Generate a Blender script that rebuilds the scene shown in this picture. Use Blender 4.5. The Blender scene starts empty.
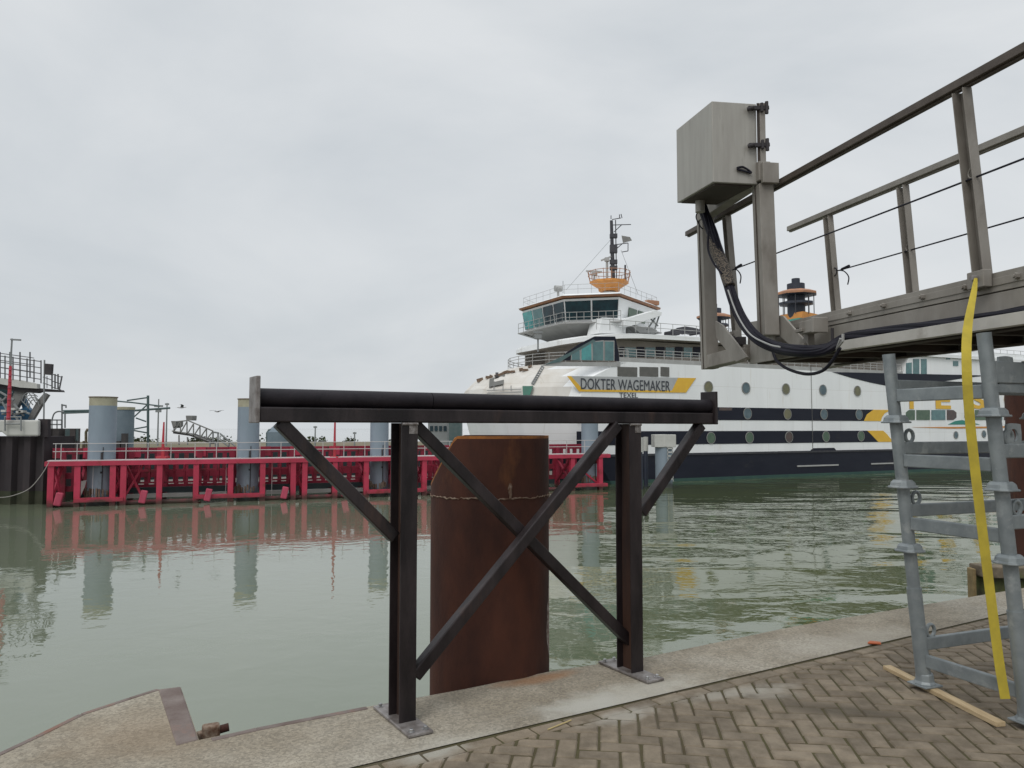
import bpy, math, random
from mathutils import Vector as V, Matrix
random.seed(7)
R = math.radians
scene = bpy.context.scene
COL = scene.collection
EYE = 5.2; F = 768.0; PITCH = R(3.28); ZQ = 3.6
cp, sp = math.cos(PITCH), math.sin(PITCH)

# ---------------------------------------------------------------- camera
cam = bpy.data.cameras.new('camera'); cam.lens = 27; cam.sensor_width = 36
cam.clip_start = 0.05; cam.clip_end = 9000
camo = bpy.data.objects.new('camera', cam); COL.objects.link(camo)
camo.location = (0, 0, EYE); camo.rotation_euler = (R(90) + PITCH, 0, 0)
scene.camera = camo

# measuring helpers: where a sight line of the photograph meets a real plane
def ray(px, py):
    a = (px - 512) / F; b = (384 - py) / F
    return V((a, cp - b * sp, sp + b * cp))
def onz(px, py, z=ZQ):
    d = ray(px, py); k = (z - EYE) / d.z
    return V((d.x * k, d.y * k, z))
def ony(px, py, Y):
    d = ray(px, py); k = Y / d.y
    return V((d.x * k, Y, EYE + d.z * k))
def onplane(px, py, p0, n):
    d = ray(px, py); o = V((0, 0, EYE)); k = (p0 - o).dot(n) / d.dot(n)
    return o + d * k

# ---------------------------------------------------------------- materials
MATS = {}
def mat(name, c1, c2=None, scale=3.0, rough=0.6, metal=0.0, bump=0.0, bscale=None, c3=None, c3scale=1.0,
        c3lo=0.55, c3hi=0.7, stretch=(1, 1, 1), island=0.0, detail=6, spec=0.5, lo=0.35, hi=0.65, tide=None, seams=False):
    m = bpy.data.materials.new(name); m.use_nodes = True
    nt = m.node_tree; N = nt.nodes; L = nt.links
    b = N['Principled BSDF']
    b.inputs['Roughness'].default_value = rough; b.inputs['Metallic'].default_value = metal
    b.inputs['Specular IOR Level'].default_value = spec
    tc = N.new('ShaderNodeTexCoord'); mp = N.new('ShaderNodeMapping')
    mp.inputs['Scale'].default_value = stretch
    L.new(tc.outputs['Object'], mp.inputs['Vector'])
    def noise(s, d=detail):
        n = N.new('ShaderNodeTexNoise'); n.inputs['Scale'].default_value = s; n.inputs['Detail'].default_value = d
        n.inputs['Roughness'].default_value = 0.6
        L.new(mp.outputs[0], n.inputs['Vector']); return n
    def ramp(src, lo, hi):
        r = N.new('ShaderNodeMapRange'); r.inputs['From Min'].default_value = lo; r.inputs['From Max'].default_value = hi
        L.new(src, r.inputs['Value']); return r.outputs[0]
    def mix(fac, a, bb):
        x = N.new('ShaderNodeMix'); x.data_type = 'RGBA'
        if isinstance(fac, float): x.inputs['Factor'].default_value = fac
        else: L.new(fac, x.inputs['Factor'])
        for v, k in ((a, 'A'), (bb, 'B')):
            s = [i for i in x.inputs if i.name == k and i.type == 'RGBA'][0]
            if isinstance(v, tuple): s.default_value = (*v[:3], 1)
            else: L.new(v, s)
        return [o for o in x.outputs if o.type == 'RGBA'][0]
    col = c1
    if c2: col = mix(ramp(noise(scale).outputs['Fac'], lo, hi), c1, c2)
    if c3: col = mix(ramp(noise(c3scale).outputs['Fac'], c3lo, c3hi), col, c3)
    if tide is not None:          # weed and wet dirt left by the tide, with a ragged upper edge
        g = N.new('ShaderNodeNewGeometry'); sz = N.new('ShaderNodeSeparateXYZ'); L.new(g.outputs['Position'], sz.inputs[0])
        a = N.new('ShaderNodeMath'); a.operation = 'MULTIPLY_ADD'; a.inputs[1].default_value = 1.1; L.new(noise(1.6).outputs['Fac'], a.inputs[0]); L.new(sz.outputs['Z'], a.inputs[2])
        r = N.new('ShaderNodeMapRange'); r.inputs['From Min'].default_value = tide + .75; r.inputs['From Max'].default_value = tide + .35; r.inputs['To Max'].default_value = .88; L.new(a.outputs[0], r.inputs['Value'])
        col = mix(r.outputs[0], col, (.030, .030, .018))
    if seams:                     # welded plating
        m2 = N.new('ShaderNodeMapping'); m2.inputs['Rotation'].default_value = (0, 0, -math.atan2(10, 19.5)); L.new(tc.outputs['Object'], m2.inputs['Vector'])
        sx = N.new('ShaderNodeSeparateXYZ'); L.new(m2.outputs[0], sx.inputs[0]); cx = N.new('ShaderNodeCombineXYZ'); L.new(sx.outputs['X'], cx.inputs['X']); L.new(sx.outputs['Z'], cx.inputs['Y'])
        bt = N.new('ShaderNodeTexBrick'); bt.inputs['Scale'].default_value = 1; bt.inputs['Brick Width'].default_value = 7.3; bt.inputs['Row Height'].default_value = 2.35
        bt.inputs['Mortar Size'].default_value = .035; bt.inputs['Mortar Smooth'].default_value = .6; bt.inputs['Color1'].default_value = (1, 1, 1, 1); bt.inputs['Color2'].default_value = (.975, .978, .978, 1); bt.inputs['Mortar'].default_value = (.88, .87, .85, 1)
        L.new(cx.outputs[0], bt.inputs['Vector']); x = N.new('ShaderNodeMix'); x.data_type = 'RGBA'; x.blend_type = 'MULTIPLY'; x.inputs['Factor'].default_value = 1
        I_ = [i for i in x.inputs if i.type == 'RGBA']
        if isinstance(col, tuple): I_[0].default_value = (*col[:3], 1)
        else: L.new(col, I_[0])
        L.new(bt.outputs['Color'], I_[1]); col = [o for o in x.outputs if o.type == 'RGBA'][0]
    if island:
        g = N.new('ShaderNodeNewGeometry'); hv = N.new('ShaderNodeHueSaturation')
        r = N.new('ShaderNodeMapRange'); r.inputs['To Min'].default_value = 1 - island; r.inputs['To Max'].default_value = 1 + island
        L.new(g.outputs['Random Per Island'], r.inputs['Value']); L.new(r.outputs[0], hv.inputs['Value'])
        if isinstance(col, tuple): hv.inputs['Color'].default_value = (*col, 1)
        else: L.new(col, hv.inputs['Color'])
        col = hv.outputs[0]
    if isinstance(col, tuple): b.inputs['Base Color'].default_value = (*col, 1)
    else: L.new(col, b.inputs['Base Color'])
    if bump:
        bn = N.new('ShaderNodeBump'); bn.inputs['Strength'].default_value = bump; bn.inputs['Distance'].default_value = 0.01
        L.new(noise(bscale or scale * 4).outputs['Fac'], bn.inputs['Height']); L.new(bn.outputs[0], b.inputs['Normal'])
    m['_col'] = 0
    MATS[name] = m
    return m

mat('dark_steel', (.009, .006, .007), (.036, .027, .028), 7, .45, .25, .2, 60, c3=(.070, .040, .030), c3scale=4, c3lo=.58, c3hi=.76, stretch=(1, 1, .3))
mat('rusty_web', (.060, .030, .020), (.020, .014, .014), 4, .6, .1, .2, 60, c3=(.15, .055, .022), c3scale=3, c3lo=.6, c3hi=.75, stretch=(2, 2, .25))
mat('dark_steel_tube', (.008, .006, .009), (.020, .016, .020), 7, .6, .1, .1, 60, spec=.3)
mat('plate_steel', (.30, .28, .27), (.14, .12, .11), 14, .5, .3, .2, 80)
mat('weld', (.30, .28, .27), (.12, .1, .09), 40, .5, .4, .5, 90)
mat('bolt_zinc', (.5, .5, .5), (.3, .3, .3), 20, .35, .8)
mat('rust', (.034, .010, .006), (.072, .021, .010), 4, .85, .1, .3, 50, c3=(.20, .075, .022), c3scale=2.2, c3lo=.62, c3hi=.8, stretch=(1, 1, .45))
mat('rust_rim', (.34, .13, .03), (.16, .06, .02), 12, .9, 0, .3, 60)
mat('rust_pale', (.26, .20, .15), (.09, .04, .02), 25, .9, 0, .5, 60)
mat('edge_steel', (.13, .09, .075), (.21, .17, .15), 6, .6, .3, .3, 50, c3=(.22, .09, .05), c3scale=3)
mat('galv', (.27, .298, .305), (.195, .22, .23), 9, .5, .3, .15, 60, c3=(.38, .40, .40), c3scale=6, c3lo=.58, c3hi=.72)
mat('alu', (.29, .27, .24), (.21, .19, .165), 4, .6, .15, .12, 50, c3=(.13, .11, .09), c3scale=2.5, c3lo=.56, c3hi=.76, stretch=(1, 1, .5))
mat('alu_light', (.50, .48, .44), (.40, .38, .34), 4, .55, .1, .05, 50, c3=(.2, .17, .14), c3scale=3, c3lo=.62, c3hi=.8)
mat('alu_box', (.37, .355, .32), (.31, .295, .265), 5, .55, .2, .05, 50, c3=(.16, .145, .12), c3scale=4, c3lo=.58, c3hi=.8, stretch=(2.5, 2.5, .3))
mat('handrail', (.055, .040, .030), (.095, .075, .06), 6, .55, .2, .1, 50)
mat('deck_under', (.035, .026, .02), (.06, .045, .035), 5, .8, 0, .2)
mat('cable_black', (.006, .006, .012), (.011, .010, .018), 9, .6, spec=.25)
mat('cable_grey', (.33, .33, .32), None, rough=.6)
mat('sleeve', (.16, .13, .10), (.015, .014, .016), 70, .8, 0, .6, 90, lo=.46, hi=.54)
mat('strap', (.60, .47, .05), (.46, .36, .045), 9, .7, 0, .1, 300)
mat('pine', (.52, .40, .24), (.40, .29, .16), 6, .7, 0, .1, 60, stretch=(8, 1, 8))
mat('old_timber', (.20, .16, .11), (.10, .08, .055), 8, .9, 0, .3, 60, c3=(.10, .13, .035), c3scale=4)
mat('mossy_timber', (.10, .12, .035), (.07, .06, .04), 9, .95, 0, .3, 60)
mat('timber_end', (.26, .19, .09), (.18, .13, .06), 12, .9, 0, .3, 60)
mat('white_paint', (.86, .87, .87), (.80, .81, .81), .35, .35, 0, 0, c3=(.62, .56, .47), c3scale=.9, c3lo=.60, c3hi=.92, stretch=(1.6, 1.6, .22), seams=True)
mat('white_dirty', (.66, .64, .60), (.55, .51, .45), .5, .5, 0, 0, c3=(.34, .24, .15), c3scale=.8, c3lo=.62, c3hi=.8, stretch=(1, 1, .4), seams=True)
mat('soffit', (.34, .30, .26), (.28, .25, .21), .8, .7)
mat('navy', (.006, .008, .018), (.011, .013, .024), .8, .45, spec=.25, c3=(.03, .028, .03), c3scale=.7, c3lo=.6, c3hi=.8, stretch=(.4, .4, 1))
mat('hull_green', (.02, .06, .055), (.03, .08, .06), 1.0, .6)
mat('orange', (.62, .27, .06), (.52, .21, .045), 1.5, .5)
mat('orange_brown', (.42, .20, .10), (.30, .15, .09), 1.5, .6)
mat('yellow_mark', (.76, .46, .04), (.70, .41, .04), 1.5, .4)
mat('green_mark', (.02, .22, .17), None, rough=.4)
mat('grey_panel', (.42, .43, .43), (.38, .39, .39), 1, .5)
mat('louvre', (.13, .125, .115), (.10, .10, .09), 2, .6)
mat('letter_dark', (.05, .055, .065), None, rough=.5)
mat('glass_teal', (.04, .12, .13), (.07, .19, .19), 1.3, .08, 0, spec=.9)
mat('glass_dark', (.004, .012, .020), (.008, .035, .045), 1.0, .06, 0, spec=.4)
mat('glass_turq', (.05, .36, .34), (.03, .2, .22), 1.2, .1, 0, spec=.9)
mat('port_olive', (.17, .16, .08), (.12, .12, .07), 2, .15)
mat('port_blue', (.06, .10, .12), (.10, .15, .17), 2, .12)
mat('port_green', (.05, .10, .06), (.08, .13, .08), 2, .12)
mat('port_brown', (.05, .035, .035), (.08, .05, .04), 2, .15)
mat('port_rim', (.22, .22, .21), None, rough=.5)
mat('ship_grey', (.40, .40, .39), (.33, .33, .32), 1, .6)
mat('mast_dark', (.03, .03, .04), (.05, .05, .055), 2, .6)
mat('funnel_dark', (.02, .025, .04), (.03, .035, .05), 2, .6)
mat('frame_teal', (.10, .16, .16), (.07, .12, .12), 3, .4)
mat('stair_green', (.03, .16, .11), (.04, .12, .09), 3, .6)
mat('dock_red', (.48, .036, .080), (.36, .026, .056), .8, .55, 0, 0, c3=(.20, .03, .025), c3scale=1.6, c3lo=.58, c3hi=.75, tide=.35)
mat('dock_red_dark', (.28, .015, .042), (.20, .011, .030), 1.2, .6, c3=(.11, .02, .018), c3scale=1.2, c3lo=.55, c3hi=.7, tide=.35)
mat('fender_pink', (.48, .07, .12), (.38, .05, .09), 2, .7)
mat('dock_rail', (.48, .46, .45), None, rough=.6)
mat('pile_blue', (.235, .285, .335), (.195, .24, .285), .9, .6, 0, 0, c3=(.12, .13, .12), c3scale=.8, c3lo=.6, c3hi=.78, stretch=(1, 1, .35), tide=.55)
mat('pile_cap', (.38, .36, .26), (.31, .29, .21), 2, .7)
mat('pile_rust', (.14, .08, .05), (.2, .17, .13), 3, .9)
mat('sheet_pile', (.020, .015, .018), (.036, .028, .030), .8, .8, 0, 0, c3=(.055, .036, .034), c3scale=.5, stretch=(1, 1, .3))
mat('algae', (.028, .034, .018), (.05, .05, .03), 1.2, .9)
mat('dark_concrete', (.05, .045, .045), (.08, .07, .065), .8, .9)
mat('white_block', (.52, .52, .49), (.42, .42, .39), .8, .7)
mat('link_blue', (.012, .085, .17), (.01, .06, .12), 1.5, .5)
mat('link_teal', (.01, .055, .06), (.01, .04, .045), 1.5, .6)
mat('link_grey', (.22, .22, .21), (.16, .155, .15), 1.2, .7)
mat('link_dark', (.025, .022, .026), (.05, .045, .045), 1.2, .8)
mat('mast_red', (.42, .035, .05), None, rough=.6)
mat('mast_mid', (.10, .10, .105), None, rough=.7)
mat('mast_grey', (.20, .21, .21), None, rough=.6)
mat('pipe_green', (.06, .10, .10), (.09, .12, .12), 2, .6)
mat('tank_blue', (.12, .16, .19), (.15, .19, .22), 1, .6)
mat('pontoon_dark', (.012, .022, .028), (.02, .035, .035), 1, .6)
mat('dike', (.20, .165, .12), (.13, .125, .075), .15, .95)
mat('bush', (.035, .055, .02), (.07, .08, .035), 1, .95)
mat('far_building', (.24, .25, .25), (.19, .2, .2), .4, .8)
mat('dark_blue_pile', (.018, .025, .045), (.03, .035, .05), 1, .5)
mat('concrete_pale', (.40, .36, .33), (.12, .06, .04), 30, .9)
mat('rope', (.30, .28, .26), None, rough=.9)
mat('gull_white', (.6, .6, .6), None, rough=.8)
mat('gull_grey', (.20, .21, .22), None, rough=.8)
mat('straw', (.48, .38, .18), None, rough=.9)
mat('orange_chip', (.50, .13, .05), None, rough=.7)
mat('concrete_wall', (.20, .19, .16), (.13, .13, .10), 1.2, .9, 0, .5, 20, c3=(.06, .08, .03), c3scale=.8)

# ---------------------------------------------------------------- mesh builder
def wloc(o):
    p = V((0, 0, 0))
    while o is not None:
        p += V(o.location); o = o.parent
    return p
class MB:
    def __init__(s): s.v = []; s.f = []; s.m = []
    def add(s, vs, fs, mi=0):
        b = len(s.v); s.v += [V(x) for x in vs]; s.f += [[i + b for i in f] for f in fs]; s.m += [mi] * len(fs)
    def box(s, c, sx, sy, sz, rot=None, mi=0):
        c = V(c); vs = []
        for x in (-.5, .5):
            for y in (-.5, .5):
                for z in (-.5, .5):
                    p = V((x * sx, y * sy, z * sz)); vs.append(c + (rot @ p if rot else p))
        s.add(vs, [(0, 1, 3, 2), (4, 6, 7, 5), (0, 4, 5, 1), (2, 3, 7, 6), (0, 2, 6, 4), (1, 5, 7, 3)], mi)
    def bar(s, p, q, w, h=None, up=V((0, 0, 1)), mi=0):
        p, q = V(p), V(q); h = h or w; d = (q - p); 
        if d.length < 1e-6: return
        x = d.normalized(); y = up.cross(x)
        if y.length < 1e-4: y = V((1, 0, 0)).cross(x)
        y.normalize(); z = x.cross(y)
        s.box((p + q) / 2, d.length, w, h, Matrix((x, y, z)).transposed(), mi)
    def tube(s, pts, r, n=8, mi=0, cap=True):
        pts = [V(p) for p in pts]; rr = r if isinstance(r, (list, tuple)) else [r] * len(pts)
        rings = []; prev = None
        for i, p in enumerate(pts):
            t = (pts[min(i + 1, len(pts) - 1)] - pts[max(i - 1, 0)]).normalized()
            if prev is None:
                a = V((0, 0, 1)) if abs(t.z) < .9 else V((1, 0, 0))
                a = a - t * a.dot(t)
            else: a = prev - t * prev.dot(t)
            a.normalize(); prev = a; b = t.cross(a)
            rings.append([p + (a * math.cos(2 * math.pi * k / n) + b * math.sin(2 * math.pi * k / n)) * rr[i] for k in range(n)])
        vs = [q for g in rings for q in g]; fs = []
        for i in range(len(pts) - 1):
            for k in range(n):
                fs.append((i * n + k, i * n + (k + 1) % n, (i + 1) * n + (k + 1) % n, (i + 1) * n + k))
        if cap: fs += [tuple(range(n))[::-1], tuple((len(pts) - 1) * n + k for k in range(n))]
        s.add(vs, fs, mi)
    def prism(s, poly, vec, mi=0):
        poly = [V(p) for p in poly]; vec = V(vec); n = len(poly)
        vs = poly + [p + vec for p in poly]
        fs = [tuple(range(n))[::-1], tuple(range(n, 2 * n))] + [(i, (i + 1) % n, n + (i + 1) % n, n + i) for i in range(n)]
        s.add(vs, fs, mi)
    def loft(s, rings, mi=0, closed=True, cap=True):
        n = len(rings[0]); vs = [V(p) for g in rings for p in g]; fs = []
        for i in range(len(rings) - 1):
            for k in range(n if closed else n - 1):
                fs.append((i * n + k, i * n + (k + 1) % n, (i + 1) * n + (k + 1) % n, (i + 1) * n + k))
        if cap: fs += [tuple(range(n))[::-1], tuple((len(rings) - 1) * n + k for k in range(n))]
        s.add(vs, fs, mi)
    def lathe(s, c, prof, n=24, mi=0, cap=True):
        c = V(c)
        s.loft([[c + V((r * math.cos(2 * math.pi * k / n), r * math.sin(2 * math.pi * k / n), z)) for k in range(n)] for r, z in prof], mi, True, cap)
    def build(s, name, mats, parent=None, smooth=False, bevel=0.0, seg=2, auto=True):
        if isinstance(mats, str): mats = [mats]
        off = wloc(parent) if parent else V((0, 0, 0))
        me = bpy.data.meshes.new(name); me.from_pydata([tuple(p - off) for p in s.v], [], s.f)
        for m in mats: me.materials.append(MATS[m])
        me.polygons.foreach_set('material_index', s.m)
        me.update(calc_edges=True)
        import bmesh
        bm = bmesh.new(); bm.from_mesh(me); bmesh.ops.recalc_face_normals(bm, faces=bm.faces); bm.to_mesh(me); bm.free()
        o = bpy.data.objects.new(name, me); COL.objects.link(o)
        if parent: o.parent = parent
        if smooth:
            for p in me.polygons: p.use_smooth = True
            try: me.set_sharp_from_angle(angle=R(40))
            except Exception: pass
        if bevel:
            b = o.modifiers.new('bevel', 'BEVEL'); b.width = bevel; b.segments = seg; b.limit_method = 'ANGLE'; b.angle_limit = R(40)
        return o
def tag(o, label=None, cat=None, group=None, kind=None):
    if label: o['label'] = label
    if cat: o['category'] = cat
    if group: o['group'] = group
    if kind: o['kind'] = kind
    return o
def thing(name, loc, label, cat, group=None):
    o = bpy.data.objects.new(name, None); COL.objects.link(o); o.location = loc; o.empty_display_size = .2
    return tag(o, label, cat, group)

def chain(p, q, sag, n=12):
    p, q = V(p), V(q)
    return [p.lerp(q, i / n) - V((0, 0, sag * 4 * (i / n) * (1 - i / n))) for i in range(n + 1)]
def spline(pts, n=6):
    pts = [V(p) for p in pts]; out = []
    for i in range(len(pts) - 1):
        p0 = pts[max(i - 1, 0)]; p1 = pts[i]; p2 = pts[i + 1]; p3 = pts[min(i + 2, len(pts) - 1)]
        for k in range(n):
            t = k / n
            out.append(.5 * ((2 * p1) + (p2 - p0) * t + (2 * p0 - 5 * p1 + 4 * p2 - p3) * t * t + (3 * p1 - p0 - 3 * p2 + p3) * t ** 3))
    out.append(pts[-1]); return out

# ================================================================= WATER
def water_material():
    m = bpy.data.materials.new('water'); m.use_nodes = True; nt = m.node_tree; N = nt.nodes; L = nt.links
    b = N['Principled BSDF']; b.inputs['Roughness'].default_value = .04; b.inputs['IOR'].default_value = 1.85
    tc = N.new('ShaderNodeTexCoord')
    def mapped(scale, rot=0):
        mp = N.new('ShaderNodeMapping'); mp.inputs['Scale'].default_value = scale; mp.inputs['Rotation'].default_value = (0, 0, rot)
        L.new(tc.outputs['Object'], mp.inputs['Vector']); return mp.outputs[0]
    def noise(vec, s, d=3, r=.5, dist=0):
        n = N.new('ShaderNodeTexNoise'); n.inputs['Scale'].default_value = s; n.inputs['Detail'].default_value = d
        n.inputs['Roughness'].default_value = r; n.inputs['Distortion'].default_value = dist
        L.new(vec, n.inputs['Vector']); return n.outputs['Fac']
    def math_(op, a, bb=None, c=None):
        x = N.new('ShaderNodeMath'); x.operation = op
        for i, v in enumerate((a, bb, c)):
            if v is None: continue
            if isinstance(v, (int, float)): x.inputs[i].default_value = v
            else: L.new(v, x.inputs[i])
        return x.outputs[0]
    sep = N.new('ShaderNodeSeparateXYZ'); L.new(tc.outputs['Object'], sep.inputs[0])
    # the ferry's wash ruffles the water on the right, the basin on the left lies calm
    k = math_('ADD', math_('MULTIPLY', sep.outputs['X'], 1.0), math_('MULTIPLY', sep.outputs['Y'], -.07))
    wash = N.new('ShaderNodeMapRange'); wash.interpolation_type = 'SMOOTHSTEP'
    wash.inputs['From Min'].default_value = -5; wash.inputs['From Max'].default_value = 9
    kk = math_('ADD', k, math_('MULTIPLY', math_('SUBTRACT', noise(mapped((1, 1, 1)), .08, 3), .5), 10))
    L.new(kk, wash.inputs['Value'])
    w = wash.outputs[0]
    h1 = math_('MULTIPLY', noise(mapped((1, 1, 1)), .9, 3, .5, .4), 1.0)
    h2 = noise(mapped((.42, 1, 1), R(-8)), .24, 1.6, .36, .9)
    h3 = noise(mapped((.6, 1.2, 1), R(15)), 2.2, 3, .5, .3)
    calm = math_('ADD', math_('MULTIPLY', h1, .013), math_('MULTIPLY', h3, .0020))
    rough = math_('ADD', math_('MULTIPLY', h2, .135), math_('MULTIPLY', h3, .0022))
    h = math_('ADD', calm, math_('MULTIPLY', rough, w))
    bp = N.new('ShaderNodeBump'); bp.inputs['Strength'].default_value = 1.0; bp.inputs['Distance'].default_value = 1.0
    L.new(h, bp.inputs['Height']); L.new(bp.outputs[0], b.inputs['Normal'])
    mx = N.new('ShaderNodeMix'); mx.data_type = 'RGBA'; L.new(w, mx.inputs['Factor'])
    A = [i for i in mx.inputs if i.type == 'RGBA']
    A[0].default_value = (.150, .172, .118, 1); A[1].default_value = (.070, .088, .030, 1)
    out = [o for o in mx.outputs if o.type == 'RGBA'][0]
    # foam streaks along the hull
    foam = N.new('ShaderNodeMapRange'); foam.inputs['From Min'].default_value = .57; foam.inputs['From Max'].default_value = .68
    L.new(noise(mapped((.10, .8, 1), R(-27)), 1.6, 5, .65), foam.inputs['Value'])
    d = math_('ADD', math_('MULTIPLY', sep.outputs['X'], -.456), math_('MULTIPLY', sep.outputs['Y'], .890))
    near = N.new('ShaderNodeMapRange'); near.inputs['From Min'].default_value = 52.5; near.inputs['From Max'].default_value = 59.0
    L.new(d, near.inputs['Value'])
    sx = N.new('ShaderNodeMapRange'); sx.inputs['From Min'].default_value = 10; sx.inputs['From Max'].default_value = 16
    L.new(sep.outputs['X'], sx.inputs['Value'])
    ff = math_('MULTIPLY', math_('MULTIPLY', foam.outputs[0], near.outputs[0]), sx.outputs[0])
    m2 = N.new('ShaderNodeMix'); m2.data_type = 'RGBA'; L.new(math_('MULTIPLY', ff, .8), m2.inputs['Factor'])
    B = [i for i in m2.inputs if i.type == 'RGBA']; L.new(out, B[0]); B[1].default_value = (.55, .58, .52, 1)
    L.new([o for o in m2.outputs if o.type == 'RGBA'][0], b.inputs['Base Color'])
    rr = math_('ADD', .03, math_('MULTIPLY', ff, .5)); L.new(rr, b.inputs['Roughness'])
    MATS['water'] = m
water_material()
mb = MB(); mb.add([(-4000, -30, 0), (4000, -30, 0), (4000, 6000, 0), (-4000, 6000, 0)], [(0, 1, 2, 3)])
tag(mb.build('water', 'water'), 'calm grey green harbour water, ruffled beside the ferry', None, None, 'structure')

# ================================================================= QUAY
def concrete_material():
    m = mat('quay_concrete', (.31, .272, .21), (.215, .183, .135), 2.2, .9, 0, .5, 90, c3=(.40, .37, .31), c3scale=.8, c3lo=.5, c3hi=.75)
    nt = m.node_tree; N = nt.nodes; L = nt.links; b = N['Principled BSDF']
    src = b.inputs['Base Color'].links[0].from_socket
    tc = N.new('ShaderNodeTexCoord')
    vo = N.new('ShaderNodeTexVoronoi'); vo.inputs['Scale'].default_value = 75; L.new(tc.outputs['Object'], vo.inputs['Vector'])
    hs = N.new('ShaderNodeHueSaturation'); mr = N.new('ShaderNodeMapRange')
    sx = N.new('ShaderNodeSeparateColor'); L.new(vo.outputs['Color'], sx.inputs[0])
    mr.inputs['To Min'].default_value = .74; mr.inputs['To Max'].default_value = 1.22
    L.new(sx.outputs[0], mr.inputs['Value']); L.new(mr.outputs[0], hs.inputs['Value']); L.new(src, hs.inputs['Color'])
    # pale cement spills, and brown/green dirt, each a stain with its own shape
    def blob(cx, cy, rx, ry, ang, col, prev, strength=.7, nz=.5):
        mp = N.new('ShaderNodeMapping'); mp.vector_type = 'TEXTURE'
        mp.inputs['Location'].default_value = (cx, cy, ZQ); mp.inputs['Rotation'].default_value = (0, 0, ang); mp.inputs['Scale'].default_value = (rx, ry, 1)
        L.new(tc.outputs['Object'], mp.inputs['Vector'])
        ln = N.new('ShaderNodeVectorMath'); ln.operation = 'LENGTH'; L.new(mp.outputs[0], ln.inputs[0])
        n = N.new('ShaderNodeTexNoise'); n.inputs['Scale'].default_value = 7; n.inputs['Detail'].default_value = 6; L.new(tc.outputs['Object'], n.inputs['Vector'])
        a = N.new('ShaderNodeMath'); a.operation = 'MULTIPLY_ADD'; a.inputs[1].default_value = nz * 2.4; L.new(n.outputs['Fac'], a.inputs[0]); L.new(ln.outputs['Value'], a.inputs[2])
        r = N.new('ShaderNodeMapRange'); r.inputs['From Min'].default_value = 1 + nz * 1.4; r.inputs['From Max'].default_value = .5 + nz * .9
        r.inputs['To Max'].default_value = strength; L.new(a.outputs[0], r.inputs['Value'])
        x = N.new('ShaderNodeMix'); x.data_type = 'RGBA'; L.new(r.outputs[0], x.inputs['Factor'])
        I = [i for i in x.inputs if i.type == 'RGBA']; L.new(prev, I[0]); I[1].default_value = (*col, 1)
        return [o for o in x.outputs if o.type == 'RGBA'][0]
    c = hs.outputs[0]
    c = blob(.72, 4.72, .75, .22, R(30), (.50, .48, .42), c, .6)
    c = blob(.45, 4.55, .35, .15, R(30), (.46, .45, .40), c, .7)
    c = blob(-.25, 4.0, .35, .16, R(30), (.45, .43, .37), c, .5)
    c = blob(2.6, 5.9, .8, .25, R(30), (.42, .39, .33), c, .5)
    c = blob(.15, 5.0, .35, .10, R(30), (.34, .16, .06), c, .6)
    c = blob(-1.9, 4.1, .5, .4, 0, (.20, .13, .07), c, .35)
    L.new(c, b.inputs['Base Color'])
    return blob
concrete_material()
outer_px = [(1024, 588), (796, 626), (647, 657), (552, 671), (465, 689), (360, 708), (256, 728), (199, 740), (181, 687.5), (160, 690), (132, 699), (84, 715), (40, 737), (0, 756)]
outer = [onz(*p) for p in outer_px]
ed = (outer[0] - outer[1]).normalized()
dirE = V((.872, .489, 0)).normalized()
far_r = outer[0] + dirE * 40
lft = outer[-1] + (outer[-1] - outer[-2]).normalized() * 9
outline = [far_r] + outer
inner_a, inner_b = onz(357, 766), onz(1024, 609)
dirI = (inner_b - inner_a).normalized(); nI = V((-dirI.y, dirI.x, 0))       # nI points to the water
ldir = (outer[-1] - outer[-2]).normalized()
_den = ldir.x * (-dirI.y) + dirI.x * ldir.y      # where the left lip meets the paving line
_r = inner_a - outer[-1]
_k = (_r.x * (-dirI.y) + dirI.x * _r.y) / _den
ia = outer[-1] + ldir * _k; ib = inner_b + dirI * 42
# coping / apron slab with its vertical face
mb = MB(); top = outline + [ia, ib]
bot = [V((p.x, p.y, -2)) for p in top]
n = len(top)
mb.add(top + bot, [tuple(range(n))])
for i in range(n - 2):
    mb.add([top[i], top[i + 1], bot[i + 1], bot[i]], [(0, 1, 2, 3)], 1)
tag(mb.build('quay', ['quay_concrete', 'concrete_wall']), 'worn sandy concrete coping along the quay edge', None, None, 'structure')

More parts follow.
